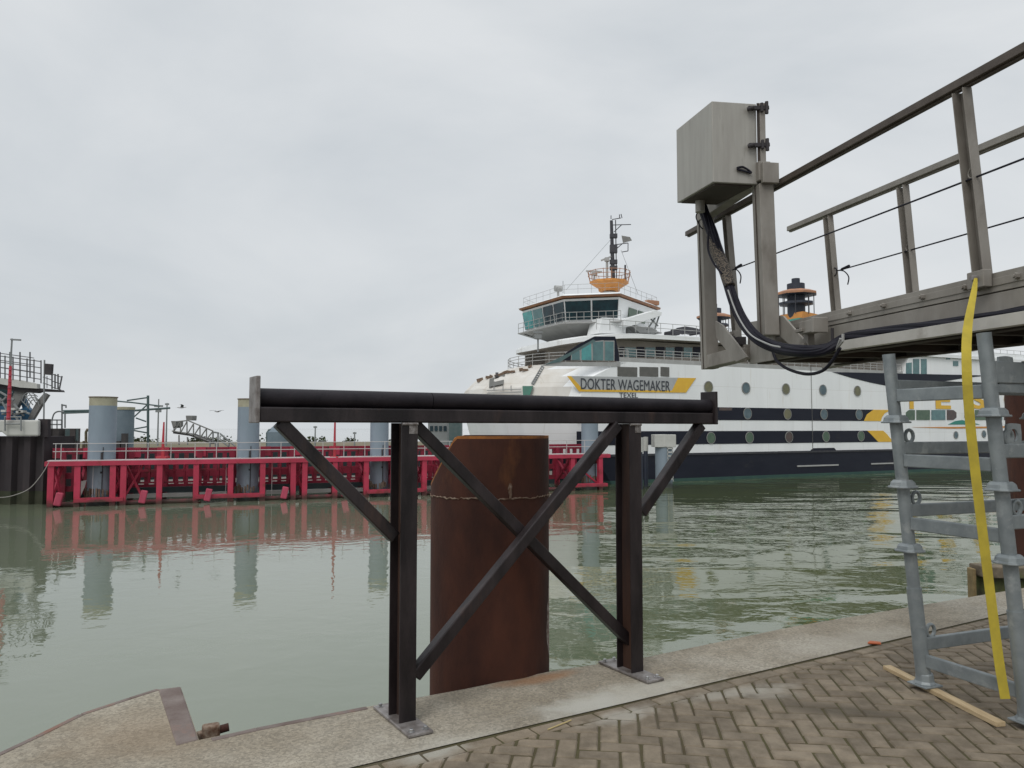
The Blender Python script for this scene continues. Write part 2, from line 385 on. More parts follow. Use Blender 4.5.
# brick paving, herringbone, with a border course along the coping
mat('paver', (.245, .200, .145), (.150, .120, .084), 9, .92, 0, .8, 110, c3=(.27, .215, .155), c3scale=1.1, c3lo=.5, c3hi=.8, island=.14)
mat('joint_dirt', (.070, .052, .028), (.082, .074, .030), 4, .98, 0, .6, 60, c3=(.10, .08, .055), c3scale=1.5)
def paver_stains():
    m = MATS['paver']; nt = m.node_tree; N = nt.nodes; L = nt.links; b = N['Principled BSDF']; tc = N.new('ShaderNodeTexCoord')
    def blob(cx, cy, rx, ry, ang, col, prev, strength=.7, nz=.5):
        mp = N.new('ShaderNodeMapping'); mp.vector_type = 'TEXTURE'
        mp.inputs['Location'].default_value = (cx, cy, ZQ); mp.inputs['Rotation'].default_value = (0, 0, ang); mp.inputs['Scale'].default_value = (rx, ry, 1)
        L.new(tc.outputs['Object'], mp.inputs['Vector'])
        ln = N.new('ShaderNodeVectorMath'); ln.operation = 'LENGTH'; L.new(mp.outputs[0], ln.inputs[0])
        n = N.new('ShaderNodeTexNoise'); n.inputs['Scale'].default_value = 9; n.inputs['Detail'].default_value = 6; L.new(tc.outputs['Object'], n.inputs['Vector'])
        a = N.new('ShaderNodeMath'); a.operation = 'MULTIPLY_ADD'; a.inputs[1].default_value = nz * 2.4; L.new(n.outputs['Fac'], a.inputs[0]); L.new(ln.outputs['Value'], a.inputs[2])
        r = N.new('ShaderNodeMapRange'); r.inputs['From Min'].default_value = 1 + nz * 1.4; r.inputs['From Max'].default_value = .5 + nz * .9
        r.inputs['To Max'].default_value = strength; L.new(a.outputs[0], r.inputs['Value'])
        x = N.new('ShaderNodeMix'); x.data_type = 'RGBA'; L.new(r.outputs[0], x.inputs['Factor'])
        I = [i for i in x.inputs if i.type == 'RGBA']; L.new(prev, I[0]); I[1].default_value = (*col, 1)
        return [o for o in x.outputs if o.type == 'RGBA'][0]
    c = b.inputs['Base Color'].links[0].from_socket
    p1 = onz(625, 716); c = blob(p1.x, p1.y, .28, .10, R(35), (.40, .38, .33), c, .7)
    p2 = onz(735, 693); c = blob(p2.x, p2.y, .50, .09, R(20), (.38, .36, .31), c, .6)
    p3 = onz(770, 695); c = blob(p3.x, p3.y, .2, .1, 0, (.38, .36, .31), c, .4)
    p4 = onz(850, 712); c = blob(p4.x, p4.y, .5, .12, R(-20), (.055, .045, .03), c, .6)
    p5 = onz(430, 752); c = blob(p5.x, p5.y, .25, .12, R(30), (.40, .39, .34), c, .7)
    L.new(c, b.inputs['Base Color'])
paver_stains()
def rot2(x, y, a): return V((x * math.cos(a) - y * math.sin(a), x * math.sin(a) + y * math.cos(a), 0))
mb = MB()
def brick(cx, cy, lx, ly, ang, border=False):
    h = random.gauss(0, .0012); tx = random.gauss(0, .014); ty = random.gauss(0, .014); da = random.gauss(0, .018)
    ch = .007; g = .0052 + random.random() * .003
    hx, hy = lx / 2 - g, ly / 2 - g; vs = []
    for (k, z) in ((0, -.035), (0, -ch), (ch, 0)):
        for sx, sy in ((-1, -1), (1, -1), (1, 1), (-1, 1)):
            x, y = sx * (hx - k), sy * (hy - k); p = rot2(x, y, ang + da)
            vs.append(V((cx + p.x, cy + p.y, ZQ + .002 + h + z + x * tx + y * ty)))
    fs = [(8, 9, 10, 11)]
    for r in (0, 4):
        for k in range(4): fs.append((r + k, r + (k + 1) % 4, r + 4 + (k + 1) % 4, r + 4 + k))
    mb.add(vs, fs)
BW = .105; ANG = R(-7); bcourse = .105
O2 = V((1.5, 4.0, 0))
cut = []
lim = bcourse + .030
for i in range(-60, 75):
    for j in range(-45, 55):
        k = (i - j) % 4
        if k == 0: cx, cy, lx, ly = i + 1, j + .5, 2, 1
        elif k == 3: cx, cy, lx, ly = i + .5, j + 1, 1, 2
        else: continue
        p = O2 + rot2(cx * BW, cy * BW, ANG)
        if p.x < -3.5 or p.x > 8.0 or p.y < 1.6 or p.y > 9.2: continue
        d = (p - inner_a).dot(nI)
        if d > -lim + .12: continue
        if d > -lim - .12: cut.append((p.x, p.y, lx * BW, ly * BW)); continue
        brick(p.x, p.y, lx * BW, ly * BW, ANG)
# cut bricks against the border course
import bmesh
keep = mb; mb = MB()
for c in cut: brick(*c, ANG)
me = bpy.data.meshes.new('tmp'); me.from_pydata([tuple(p) for p in mb.v], [], mb.f)
bm = bmesh.new(); bm.from_mesh(me)
bmesh.ops.bisect_plane(bm, geom=bm.verts[:] + bm.edges[:] + bm.faces[:], plane_co=inner_a - nI * lim, plane_no=nI, clear_outer=True)
bm.verts.index_update()
keep.add([v.co.copy() for v in bm.verts], [[v.index for v in f.verts] for f in bm.faces]); bm.free(); bpy.data.meshes.remove(me)
mb = keep
t = -4.0
angI = math.atan2(dirI.y, dirI.x)
while t < 11.5:
    p = inner_a + dirI * t - nI * (bcourse / 2 + .022)
    brick(p.x, p.y, .21, bcourse, angI); t += .2105
tag(mb.build('pavement', 'paver'), 'brown brick paving laid in herringbone with mossy joints', None, None, 'structure')
lf2 = ia + ldir * 14
mb = MB(); mb.prism([V((p.x, p.y, ZQ - .006)) for p in (ia + nI * .08, ib + nI * .08, V((60, -14, 0)), V((lf2.x, -14, 0)), lf2)], (0, 0, -6))
tag(mb.build('ground', 'joint_dirt'), 'dirt and moss bed under the brick paving', None, None, 'structure')

# steel edging on the quay lip and the wide rusty plate beside the notch
def strip(pts, w, z0, z1, name, label):
    mb = MB()
    for a, b in zip(pts[:-1], pts[1:]):
        d = (b - a).normalized(); nn = V((-d.y, d.x, 0)) * w
        mb.prism([V((a.x, a.y, z0)), V((b.x, b.y, z0)), V((b.x + nn.x, b.y + nn.y, z0)), V((a.x + nn.x, a.y + nn.y, z0))], (0, 0, z1 - z0))
    return tag(mb.build(name, 'edge_steel', bevel=.006), label, 'steel edging')
strip([outer[7] + V((.05, .02, 0)), outer[6], outer[5] + V((.03, 0.02, 0))], -.045, ZQ - .18, ZQ + .004, 'edge_strip', 'narrow brown steel edge strip right of the notch in the quay lip')
strip([outer[9], outer[10], outer[11], outer[12], outer[13], ia], -.035, ZQ - .18, ZQ + .004, 'edge_strip', 'narrow brown steel edge strip on the sloping lip left of the notch')
mb = MB()
q = [onz(158, 690), onz(181, 687), onz(199, 740), onz(176, 746)]
mb.prism([p + V((0, 0, .006)) for p in q], (0, 0, -.25))
tag(mb.build('edge_plate', 'edge_steel', bevel=.012), 'wide rust stained steel plate lining the notch in the quay edge', 'steel plate')
c = onz(211, 731, ZQ - .03)
t_ = thing('broken_bracket', c, 'small corroded metal stub poking out beside the notch plate', 'metal stub')
mb = MB(); mb.box(c + V((0, 0, 0)), .09, .07, .07, Matrix.Rotation(R(25), 3, 'Z')); mb.box(c + V((-.05, -.02, -.015)), .06, .05, .04, Matrix.Rotation(R(50), 3, 'Z'))
mb.build('stub', 'rust_pale', t_, bevel=.012)
mb = MB(); mb.tube([c + V((.03, .01, .0)), c + V((.085, .03, .01))], .022, 10); mb.build('bolt', 'rust', t_, smooth=True)

# ================================================================= STEEL FRAME
fc = (onz(402, 721) + onz(630, 672)) / 2
fd = V((math.cos(R(31.5)), math.sin(R(31.5)), 0)); fn = V((fd.y, -fd.x, 0))      # fn looks toward the camera
def FR(px, py, b=0.0):
    p = onplane(px, py, fc + fn * b, fn); return (p - fc).dot(fd), p.z
def FP(a, b, z): return V((fc.x, fc.y, 0)) + fd * a + fn * b + V((0, 0, z))
frame = thing('steel_frame', fc, 'dark bare steel trestle with crossed braces standing on the quay edge', 'steel frame')
aL = (onz(402, 721) - fc).dot(fd); aR = (onz(630, 672) - fc).dot(fd)
a0 = FR(257, 400)[0]; a1 = FR(708, 410)[0]
Rf = Matrix((fd, -fn, V((0, 0, 1)))).transposed()
mb = MB(); mb.box(FP((a0 + a1) / 2, 0, 5.268), a1 - a0, .11, .078, Rf); mb.build('lower_beam', 'dark_steel', frame, bevel=.008)
am = FR(430, 400)[0]
for s0, s1 in ((a0, am - .002), (am + .002, a1)):
    mb = MB(); rr = []
    nseg = 18
    pts = [FP(s0 + (s1 - s0) * i / nseg, 0, 5.353) for i in range(nseg + 1)]
    mb.tube(pts, .049, 20); mb.build('top_tube', 'dark_steel_tube', frame, smooth=True)
for a in (a0 - .012, a1 + .012):
    mb = MB(); mb.box(FP(a, .0, 5.343), .022, .15, .235, Rf); mb.build('end_plate', 'plate_steel' if a < 0 else 'dark_steel', frame, bevel=.004)
for a in (aL, aR):
    mb = MB(); zb = ZQ + .018; zt = 5.228; h = zt - zb; zc = (zb + zt) / 2
    for b in (-.072, .072): mb.box(FP(a, b, zc), .098, .010, h, Rf)
    mb.box(FP(a + .0, 0, zc), .008, .135, h, Rf, 1)
    mb.build('post', ['dark_steel', 'rusty_web'], frame, bevel=.003)
    mb = MB(); mb.tube([FP(a - .047, .080, zt - .006), FP(a + .047, .080, zt - .006)], .008, 8)
    mb.box(FP(a + .02, .0785, zt - .03), .05, .004, .06, Rf)
    mb.build('weld_seam', 'weld', frame)
    mb = MB(); mb.box(FP(a, .0, ZQ + .011), .14, .50, .016, Rf); bp = mb.build('base_plate', 'plate_steel', frame, bevel=.004)
    for b in (-.215, .215):
        for da in (-.04, .04):
            mb = MB(); pc = FP(a + da, b, ZQ + .019)
            mb.lathe(pc, [(.017, 0), (.017, .004), (.011, .0045), (.011, .016), (.009, .018)], 8); mb.build('anchor_bolt', 'bolt_zinc', bp)
def brace(p, q, b, name='brace', w=.068):
    (pa, pz), (qa, qz) = FR(*p, b), FR(*q, b)
    P_, Q_ = FP(pa, b, pz), FP(qa, b, qz); dv_ = (P_ - Q_).normalized()
    mb = MB(); mb.bar(P_ + dv_ * .03, Q_ - dv_ * .01, w, w, up=fn); mb.build(name, 'dark_steel', frame, bevel=.007)
brace((283, 426), (393, 536), 0); brace((698, 428), (641, 512), 0)
brace((417, 428), (628, 640), -.036, 'cross_brace'); brace((614, 428), (415, 674), .036, 'cross_brace')

# ================================================================= RUSTY PILES
def rusty_pile(cx, cy, r, zt, label, cutx=None, weld=True):
    t = thing('rusty_pile', (cx, cy, 0), label, 'steel pile', 'rust brown tubular piles at the quay edge')
    mb = MB(); n = 72
    def topz(x):
        return zt if cutx is None else min(zt, zt - .33 + 1.75 * max(0, (x - cutx)))
    def ring(rad, zf): return [V((cx + rad * math.cos(2 * math.pi * k / n), cy + rad * math.sin(2 * math.pi * k / n), zf(cx + rad * math.cos(2 * math.pi * k / n)))) for k in range(n)]
    mb.loft([ring(r, lambda x: -2), ring(r, lambda x: topz(x) - .018)], 0, True, False)
    mb.loft([ring(r, lambda x: topz(x) - .018), ring(r, topz), ring(r - .022, topz)], 1, True, False)
    mb.loft([ring(r - .022, topz), ring(r - .022, lambda x: 1.0)], 0, True, False)
    mb.build('pile_wall', ['rust', 'rust_rim'], t, smooth=True)
    if weld:
        mb = MB(); zz = 4.745; m = 150
        pts = [V((cx + (r + .002) * math.cos(2 * math.pi * k / m), cy + (r + .002) * math.sin(2 * math.pi * k / m), zz + .002 * math.sin(k * .37) + random.gauss(0, .0035))) for k in range(m + 1)]
        mb.tube(pts, [random.uniform(.002, .007) for _ in pts], 6)
        mb.build('ring_weld', 'rust_pale', t)
        a = R(-70); mb = MB()
        mb.tube([V((cx + (r + .003) * math.cos(a + random.gauss(0, .004)), cy + (r + .003) * math.sin(a), zz + i * .02)) for i in range(6)], [.006, .009, .012, .014, .012, .006], 6)
        mb.build('weld_run', 'rust_pale', t)
    return t
D = 5.36; rp_ = rusty_pile(-.0285 * D, D, .408, 5.148, 'thick rust brown pile with a slanted top corner behind the dark frame', cutx=-.0285 * D - .405)
mb = MB(); cx_, cy_ = -.0285 * D, D; up_, dn_ = [], []
for i in range(9):
    z_ = 3.66 + i * .065; a0_ = R(-9); w_ = R([2, 7, 11, 12, 9, 10, 6, 5, 1.5][i])
    up_.append(V((cx_ + .410 * math.cos(a0_ - w_), cy_ + .410 * math.sin(a0_ - w_), z_))); dn_.append(V((cx_ + .410 * math.cos(a0_), cy_ + .410 * math.sin(a0_), z_)))
mb.add(up_ + dn_, [(i, i + 1, 10 + i, 9 + i) for i in range(8)]); mb.build('paint_scrape', 'concrete_pale', rp_)
rusty_pile(6.66, 9.35, .56, 5.86, 'rust brown pile behind the galvanised shoring tower at the right edge', weld=False)

# timber fender by the right pile
A = V((4.98, 8.42, 0)); B = V((6.55, 8.62, 0))
t_ = thing('timber_fender', A, 'weathered timber fender with a mossy side beyond the quay edge', 'timber fender')
mb = MB(); mb.bar(A + V((.06, 0, 3.66)), B + V((0, 0, 3.60)), .26, .12); mb.build('rail_timber', 'old_timber', t_, bevel=.012)
mb = MB(); mb.bar(A + V((.10, .05, 3.47)), B + V((0, 0, 3.40)), .18, .24); mb.build('lower_timber', 'mossy_timber', t_, bevel=.012)
mb = MB(); mb.box(A + V((.02, .04, 2.58)), .035, .12, 2.20); mb.build('post', 'timber_end', t_, bevel=.01)

# ================================================================= SHORING TOWER
lean = .085
Lf = onz(925, 690); Rf_ = onz(1029, 728)
tower = thing('shoring_tower', Lf, 'grey galvanised shoring tower of tubes and flat rungs under the gangway', 'shoring tower')
LR = V((Rf_.x - Lf.x, Rf_.y - Lf.y, 0)); ex = V((LR.y, -LR.x, 0)); ex = -ex.normalized() if ex.x < 0 else ex.normalized()
SB = 1.27
def tw(base, z):       # point at height z over the quay on a leaning standard
    return base + V((-lean * (z), -.01 * z, z))
HT = 2.02
collars = [.42 + .45, 1.26, 1.66]
corners = [Lf, Rf_, Lf + ex * SB, Rf_ + ex * SB]
for ci, c in enumerate(corners):
    mb = MB(); zt = 2.06 if ci in (0, 2) else 2.12
    mb.tube([tw(c, .05), tw(c, .62)], .043, 20); mb.tube([tw(c, .60), tw(c, zt)], .037, 20)
    leg = mb.build('standard', 'galv', tower, smooth=True)
    for z in collars:
        mb = MB(); pc = tw(c, z - (.03 if ci == 0 else 0))
        Rz = Matrix.Rotation(math.atan2(LR.y, LR.x), 3, 'Z')
        hh = [(.046, .050), (.060, .034), (.064, .012), (.075, .010), (.075, .0)]
        mb.loft([[pc + Rz @ V((r_ * x, r_ * y, z_)) for x, y in ((1, .6), (.6, 1), (-.6, 1), (-1, .6), (-1, -.6), (-.6, -1), (.6, -1), (1, -.6))] for r_, z_ in hh])
        mb.build('collar', 'galv', leg, bevel=.003)
    mb = MB(); pc = tw(c, 0)
    mb.box(pc + V((0, 0, .036)), .14, .14, .012, Matrix.Rotation(R(-70), 3, 'Z')); mb.lathe(pc, [(.066, .042), (.055, .06), (.052, .10), (.045, .105)], 8)
    mb.build('foot', 'galv', leg, bevel=.004)
def rung(c1, c2, z, w=.03, h=.078, name='rung'):
    p, q = tw(c1, z), tw(c2, z); d = (q - p).normalized()
    mb = MB(); mb.bar(p + d * .035, q - d * .035, w, h); mb.build(name, 'galv', tower, bevel=.006)
def loop(c1, c2, z, off=.09):
    p, q = tw(c1, z), tw(c2, z); d = (q - p).normalized(); o = p + d * off + V((0, 0, .075))
    mb = MB(); m = 16
    mb.tube([o + d * .033 * math.cos(2 * math.pi * k / m + R(-90)) + V((0, 0, .038 * math.sin(2 * math.pi * k / m + R(-90)))) for k in range(m + 1)], .011, 8)
    mb.build('hook_ring', 'galv', tower, smooth=True)
Lc, Rc, Bc, Dc = corners
# heights over the quay of rungs
for z in (.185, 1.015, 1.40, 1.80): rung(Lc, Rc, z)
for z in (.275, 1.09, 1.475): rung(Lc, Bc, z); rung(Rc, Dc, z); loop(Lc, Bc, z); 
for z in (.40, 1.09, 1.475, 1.80): loop(Rc, Dc, z)
for z in (.185, 1.015, 1.40, 1.80): rung(Bc, Dc, z)
for z in (1.86,): rung(Rc, Dc, z + .045, .04, .12, 'head_rung'); rung(Rc, Dc, z - .045, .03, .05, 'head_rung'); rung(Lc, Bc, z, .04, .08, 'head_rung')

def lug(c1, c2, z, off):      # flat plate with a round hole, as on the tower's near corner
    p, q = tw(c1, z), tw(c2, z); d = (q - p).normalized(); o = p + d * off; nn = V((d.y, -d.x, 0)).normalized() * .012
    up = V((0, 0, 1)); n = 24; outer_, inner_ = [], []
    for k in range(n):
        a = 2 * math.pi * k / n; c_, s_ = math.cos(a), math.sin(a); m_ = max(abs(c_), abs(s_)); f_ = .060 / (m_ ** .75)
        outer_.append(o + d * (f_ * c_) + up * (f_ * 1.1 * s_)); inner_.append(o + d * (.030 * c_) + up * (.036 * s_))
    mb = MB(); mb.loft([outer_, inner_, [x + nn for x in inner_], [x + nn for x in outer_], outer_], 0, True, False)
    mb.build('lug_plate', 'galv', tower)
lug(Rc, Dc, 1.56, .13); lug(Rc, Dc, 1.93, .13)

# timber lath under the tower foot
a_, b_ = onz(887, 669.5), onz(1001, 727.5)
mb = MB(); dd = (b_ - a_).normalized()
mb.bar(a_ + V((0, 0, .016)), b_ + V((0, 0, .016)), .058, .026)
tag(mb.build('timber_lath', 'pine', bevel=.003), 'pale timber lath lying on the paving under the tower foot', 'timber lath')
for o in (1,):
    p, q = onz(548, 731), onz(571, 722)
    mb = MB(); mb.tube([p + V((0, 0, .008)), q + V((0, 0, .010))], .004, 6)
    tag(mb.build('straw', 'straw'), 'short yellow stalk lying in the joint beside the coping', 'stalk')
p = onz(873, 644); mb = MB()
mb.prism([p + V((-.05, -.02, .006)), p + V((.04, -.045, .006)), p + V((.055, .0, .006)), p + V((-.01, .03, .006))], (0, 0, .012))
tag(mb.build('orange_scrap', 'orange_chip', bevel=.004), 'small orange scrap on the paving behind the tower foot', 'scrap')

# ================================================================= GANGWAY
gX = 3.43; gd = V((-.151, 1, 0)).normalized(); gh = V((gd.y, -gd.x, 0)); g0 = V((gX, 0, 0))
def G(a, b, z): return g0 + gd * a + gh * b + V((0, 0, z))      # a along, b to the right, z up
def GP(px, py, b=0.0):
    p = onplane(px, py, g0 + gh * b, gh); return (p - g0).dot(gd), p.z
gang = thing('gangway', G(7, .5, ZQ), 'grey aluminium gangway with rails and a control box, propped over the quay', 'gangway')
GW = 1.0; aN = 1.2; aF = GP(752, 360)[0]
Rg = Matrix((gd, -gh, V((0, 0, 1)))).transposed()
def gz(a, z): return z + (a - 4.2) * .018
def gbar(p, q, w, h, name, m='alu', par=None, bev=.004, up=V((0, 0, 1))):
    mb = MB(); mb.bar(p, q, w, h, up); return mb.build(name, m, par or gang, bevel=bev)
for b, sgn in ((0, -1), (GW, 1)):
    mb = MB()
    for z0, z1, th in ((5.975, 6.085, .05), (5.77, 5.968, .044)):
        mb.bar(G(aN, b - sgn * .02, gz(aN, (z0 + z1) / 2)), G(aF, b - sgn * .02, gz(aF, (z0 + z1) / 2)), th, z1 - z0)
    mb.bar(G(aN, b + sgn * .0085, gz(aN, 6.03)), G(aF, b + sgn * .0085, gz(aF, 6.03)), .005, .045)
    sb = mb.build('side_beam', 'alu', gang, bevel=.004)
    bolts = [GP(x, y)[0] for x, y in ((852, 316), (886, 308), (925, 300), (968, 290), (1020, 279))] if b == 0 else [5, 6, 7]
    for a in bolts:
        mb = MB(); c0 = G(a, b + sgn * .012, gz(a, 6.035))
        mb.tube([c0, c0 + gh * sgn * .022], .019, 6); mb.tube([c0 + gh * sgn * .02, c0 + gh * sgn * .034], .010, 6)
        mb.build('bolt', 'alu', sb)
# cable tray along the near side
aT = GP(842, 348, -.06)[0]
mb = MB(); mb.bar(G(aN, -.085, gz(aN, 5.79)), G(aT, -.085, gz(aT, 5.79)), .006, .07)
mb.bar(G(aN, -.06, gz(aN, 5.757)), G(aT, -.06, gz(aT, 5.757)), .05, .005); mb.bar(G(aN, -.033, gz(aN, 5.79)), G(aT, -.033, gz(aT, 5.79)), .005, .07)
mb.build('cable_tray', 'alu_light', gang, bevel=.002)
# deck and underside
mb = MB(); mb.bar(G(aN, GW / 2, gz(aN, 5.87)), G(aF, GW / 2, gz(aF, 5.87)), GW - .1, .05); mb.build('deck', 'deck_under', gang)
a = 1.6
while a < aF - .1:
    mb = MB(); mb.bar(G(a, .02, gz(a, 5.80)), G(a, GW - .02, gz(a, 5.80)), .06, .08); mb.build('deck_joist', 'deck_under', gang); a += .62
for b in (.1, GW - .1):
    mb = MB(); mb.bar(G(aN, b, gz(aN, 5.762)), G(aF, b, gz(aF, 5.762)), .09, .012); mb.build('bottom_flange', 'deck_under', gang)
# rails
def railz(a): return 7.22 + (a - 4.2) * .044
postlean = .060
for b, ps, aend in ((0, [1.6, 4.5, 7.78], GP(694, 229)[0]), (GW, [3.2, GP(915, 290, GW)[0], GP(838, 305, GW)[0]], GP(795, 231, GW)[0])):
    shift = -.085 if b == 0 else -.075
    mb = MB(); mb.bar(G(aN, b + shift - .012, railz(aN) + .012), G(aend, b + shift - .012, railz(aend) + .012), .026, .052)
    mb.bar(G(aN, b + shift + .016, railz(aN) - .006), G(aend, b + shift + .016, railz(aend) - .006), .030, .040)
    hr = mb.build('handrail', 'handrail' if b == 0 else 'alu', gang, bevel=.004)
    for a in ps:
        w = .085
        p, q = G(a, b - .0, gz(a, 6.0)), G(a + .02, b + shift, railz(a) - .03)
        mb = MB(); up = gd
        dv = (q - p).normalized(); side = gh
        for sgn in (-1, 1): mb.bar(p + side * sgn * .03, q + side * sgn * .03, .006, w, up=gh) if False else mb.bar(p + gd * sgn * (w / 2), q + gd * sgn * (w / 2), .062, .007, up=gd)
        mb.bar(p + gh * .028, q + gh * .028, .006, w, up=gd)
        mb.build('rail_post', 'alu', gang, bevel=.003)
        # foot bracket
        mb = MB(); mb.box(G(a - .02, b - .045 if b == 0 else b - .04, gz(a, 6.055)), .13, .055, .10, Rg); mb.build('post_shoe', 'alu', gang, bevel=.004)
        mb = MB(); c0 = G(a - .03, b - .075, gz(a, 6.06)); mb.tube([c0, c0 - gh * .03], .018, 6); mb.build('shoe_bolt', 'plate_steel', gang)
    # wire rope with its knots
    (wa, wz) = (GP(737, 270)[0], GP(737, 270)[1]) if b == 0 else GP(842, 271, GW)
    (na, nz) = GP(1024, 160) if b == 0 else GP(1024, 218, GW)
    k = (nz - wz) / (na - wa); zn = wz + k * (aN - wa)
    sh = -.05
    mb = MB(); mb.tube(chain(G(wa, b + sh, wz), G(aN, b + sh, zn), .012), .0065, 6)
    e = G(wa, b + sh, wz); m = 12
    mb.tube([e + gd * (.05 + .04 * math.cos(2 * math.pi * i / m)) + V((0, 0, .04 * math.sin(2 * math.pi * i / m))) for i in range(m + 1)], .006, 6)
    mb.tube(spline([e + gd * -.03, e + gd * -.12 + V((0, 0, -.03)), e + gd * -.19 + V((0, 0, -.10)), e + gd * -.17 + V((0, 0, -.17))]), .006, 6)
    mb.tube([e - gd * .08, e - gd * .20 + V((0, 0, .008))], .014, 8)
    mb.build('wire_rope', 'cable_black', gang, smooth=True)
    for a in ps[1:2]:
        zr = wz + k * (a - wa); e = G(a, b + sh, zr)
        mb = MB(); mb.tube([e + gd * (.03 * math.cos(2 * math.pi * i / m)) + V((0, 0, .02 + .03 * math.sin(2 * math.pi * i / m))) for i in range(m + 1)], .006, 6)
        mb.build('rope_eye', 'alu', gang, smooth=True)
# end portal carrying the control box
PB = -.19
aP1 = GP(768, 300, PB)[0]; aP2 = GP(709, 300, PB)[0]
zP1t = GP(769, 184, PB)[1]; zP2t = GP(708, 200, PB)[1]; zP2b = GP(710, 369, PB)[1]
for a, zb, zt, ln in ((aP1, GP(768, 336, PB)[1], zP1t, -.03), (aP2, zP2b, zP2t, -.03)):
    mb = MB(); p, q = G(a, PB, zb), G(a, PB + ln, zt)
    mb.bar(p, q, .135, .145, up=gd); po = mb.build('portal_post', 'alu', gang, bevel=.006)
    mb = MB(); mb.bar(p + gh * -.0705, q + gh * -.0705, .012, .004, up=gd); mb.build('seam', 'deck_under', po)
mb = MB(); mb.bar(G(aP1 - .085, PB - .05, GP(760, 178, PB)[1]), G(aP2 + .05, PB - .05, GP(708, 213, PB)[1]), .11, .17); mb.build('portal_beam', 'alu', gang, bevel=.006)
mb = MB(); mb.box(G(aP1 - .10, PB - .01, GP(764, 178, PB)[1]), .04, .15, .18, Rg); mb.build('beam_cap', 'alu', gang, bevel=.005)
# far-end foot of the portal and gussets
zb2 = zP2b
mb = MB(); mb.bar(G(aP2, PB, zb2 + .07), G(aF - .1, PB + .03, zb2 + .09), .13, .13); mb.build('sole_beam', 'alu', gang, bevel=.005)
mb = MB(); mb.bar(G(aP2 - .1, GW + .04, zb2 + .07), G(aF - .1, GW + .04, zb2 + .09), .10, .12); mb.build('sole_beam', 'alu', gang, bevel=.005)
mb = MB(); mb.bar(G(aF + .02, -.1, zb2 + .12), G(aF + .02, GW + .1, zb2 + .12), .12, .14); mb.bar(G(aF + .02, -.02, gz(aF, 5.93)), G(aF + .02, GW + .02, gz(aF, 5.93)), .05, .30); mb.build('end_beam', 'alu', gang, bevel=.005)
def gplate(pix, b, th, name, m='alu', par=None):
    pts = [G(*(lambda r: (r[0], b, r[1]))(GP(x, y, b))) for x, y in pix]
    mb = MB(); mb.prism(pts, gh * -th); return mb.build(name, m, par or gang, bevel=.003)
gplate([(776, 315), (785, 316), (815, 350), (801, 353), (776, 331)], -.09, .02, 'gusset')
gplate([(717, 321), (724, 325), (749, 357), (738, 362), (718, 338)], PB - .02, .02, 'gusset')
gplate([(752, 322), (775, 318), (776, 360), (752, 364)], PB + .05, .02, 'gusset')
mb = MB(); c0 = G(GP(815, 327, -.1)[0], -.13, GP(815, 327, -.1)[1]); mb.box(c0, .20, .10, .10, Rg); mb.box(c0 - gd * .12, .03, .13, .12, Rg); mb.box(c0 + gd * .08 + V((0, 0, -.02)), .10, .14, .03, Rg)
mb.build('clamp_block', 'alu', gang, bevel=.006)
mb = MB(); c1 = G(GP(808, 345, -.1)[0], -.09, GP(808, 345, -.1)[1]); mb.box(c1, .07, .06, .18, Rg); mb.tube([c1 - gh * .03, c1 - gh * .06], .02, 6); mb.build('hinge_lug', 'alu', gang, bevel=.005)
mb = MB(); c2 = G(GP(738, 342, -.1)[0], -.11, GP(738, 342, -.1)[1]); mb.box(c2, .22, .09, .08, Rg); mb.tube([c2 - gh * .04 + V((0, 0, .06)), c2 - gh * .04 - V((0, 0, .08))], .02, 8); mb.build('clamp_block', 'link_dark', gang, bevel=.006)
mb = MB(); c3 = G(GP(830, 336, -.1)[0], -.08, GP(830, 336, -.1)[1]); mb.tube([c3 + V((0, 0, .06)), c3 - V((0, 0, .08))], .012, 8); mb.build('pin', 'link_dark', gang)
# control box
def cpt0(px, py, b): a, z = GP(px, py, b); return G(a, b, z)
bz0, bz1 = 7.435, 8.185
def onb(px, b): 
    d = ray(px, 150); n_ = gh; k = (g0 + gh * b).dot(n_) / V((d.x, d.y, 0)).dot(n_); p = V((d.x * k, d.y * k, 0)); return (p - g0).dot(gd)
def bat(px, a):
    d = ray(px, 150); d = V((d.x, d.y, 0)); k = (a + g0.dot(gd)) / d.dot(gd); return (d * k - g0).dot(gh)
ba0 = aP1 - .03; bb0 = bat(712.5, ba0); bb1 = bat(757, ba0)
ba1 = onb(676.5, bb0)
bz0 = ony(713, 182, G(ba0, bb0, 0).y).z; bz1 = ony(712, 101, G(ba0, bb0, 0).y).z
bw1 = ony(678, 203, G(ba1, bb0, 0).y).z - bz0; bt1 = ony(677, 130, G(ba1, bb0, 0).y).z - bz1
mb = MB()
mb.loft([[G(ba0, bb0, bz0), G(ba0, bb1, bz0), G(ba0, bb1, bz1), G(ba0, bb0, bz1)], [G(ba1, bb0, bz0 + bw1), G(ba1, bb1, bz0 + bw1), G(ba1, bb1, bz1 + bt1), G(ba1, bb0, bz1 + bt1)]])
cb = mb.build('control_box', 'alu_box', gang, bevel=.006)
mb = MB(); mb.bar(G(ba0 + .04, (bb0 + bb1) / 2, bz0 - .003), G(ba1 - .04, (bb0 + bb1) / 2, bz0 + bw1 - .003), bb1 - bb0 - .06, .02); mb.build('box_floor', 'deck_under', cb)
mb = MB(); mb.bar(G(ba0 - .01, bb1 + .045, bz0 + .1), G(ba0 - .01, bb1 + .045, bz1 + .0), .045, .05); mb.build('box_post', 'alu', gang, bevel=.005)
mb = MB(); mb.bar(G(ba0 - .015, bb1 + .008, bz0 + .12), G(ba0 - .015, bb1 + .008, bz1 - .0), .012, .02); mb.build('door_gap', 'deck_under', cb)
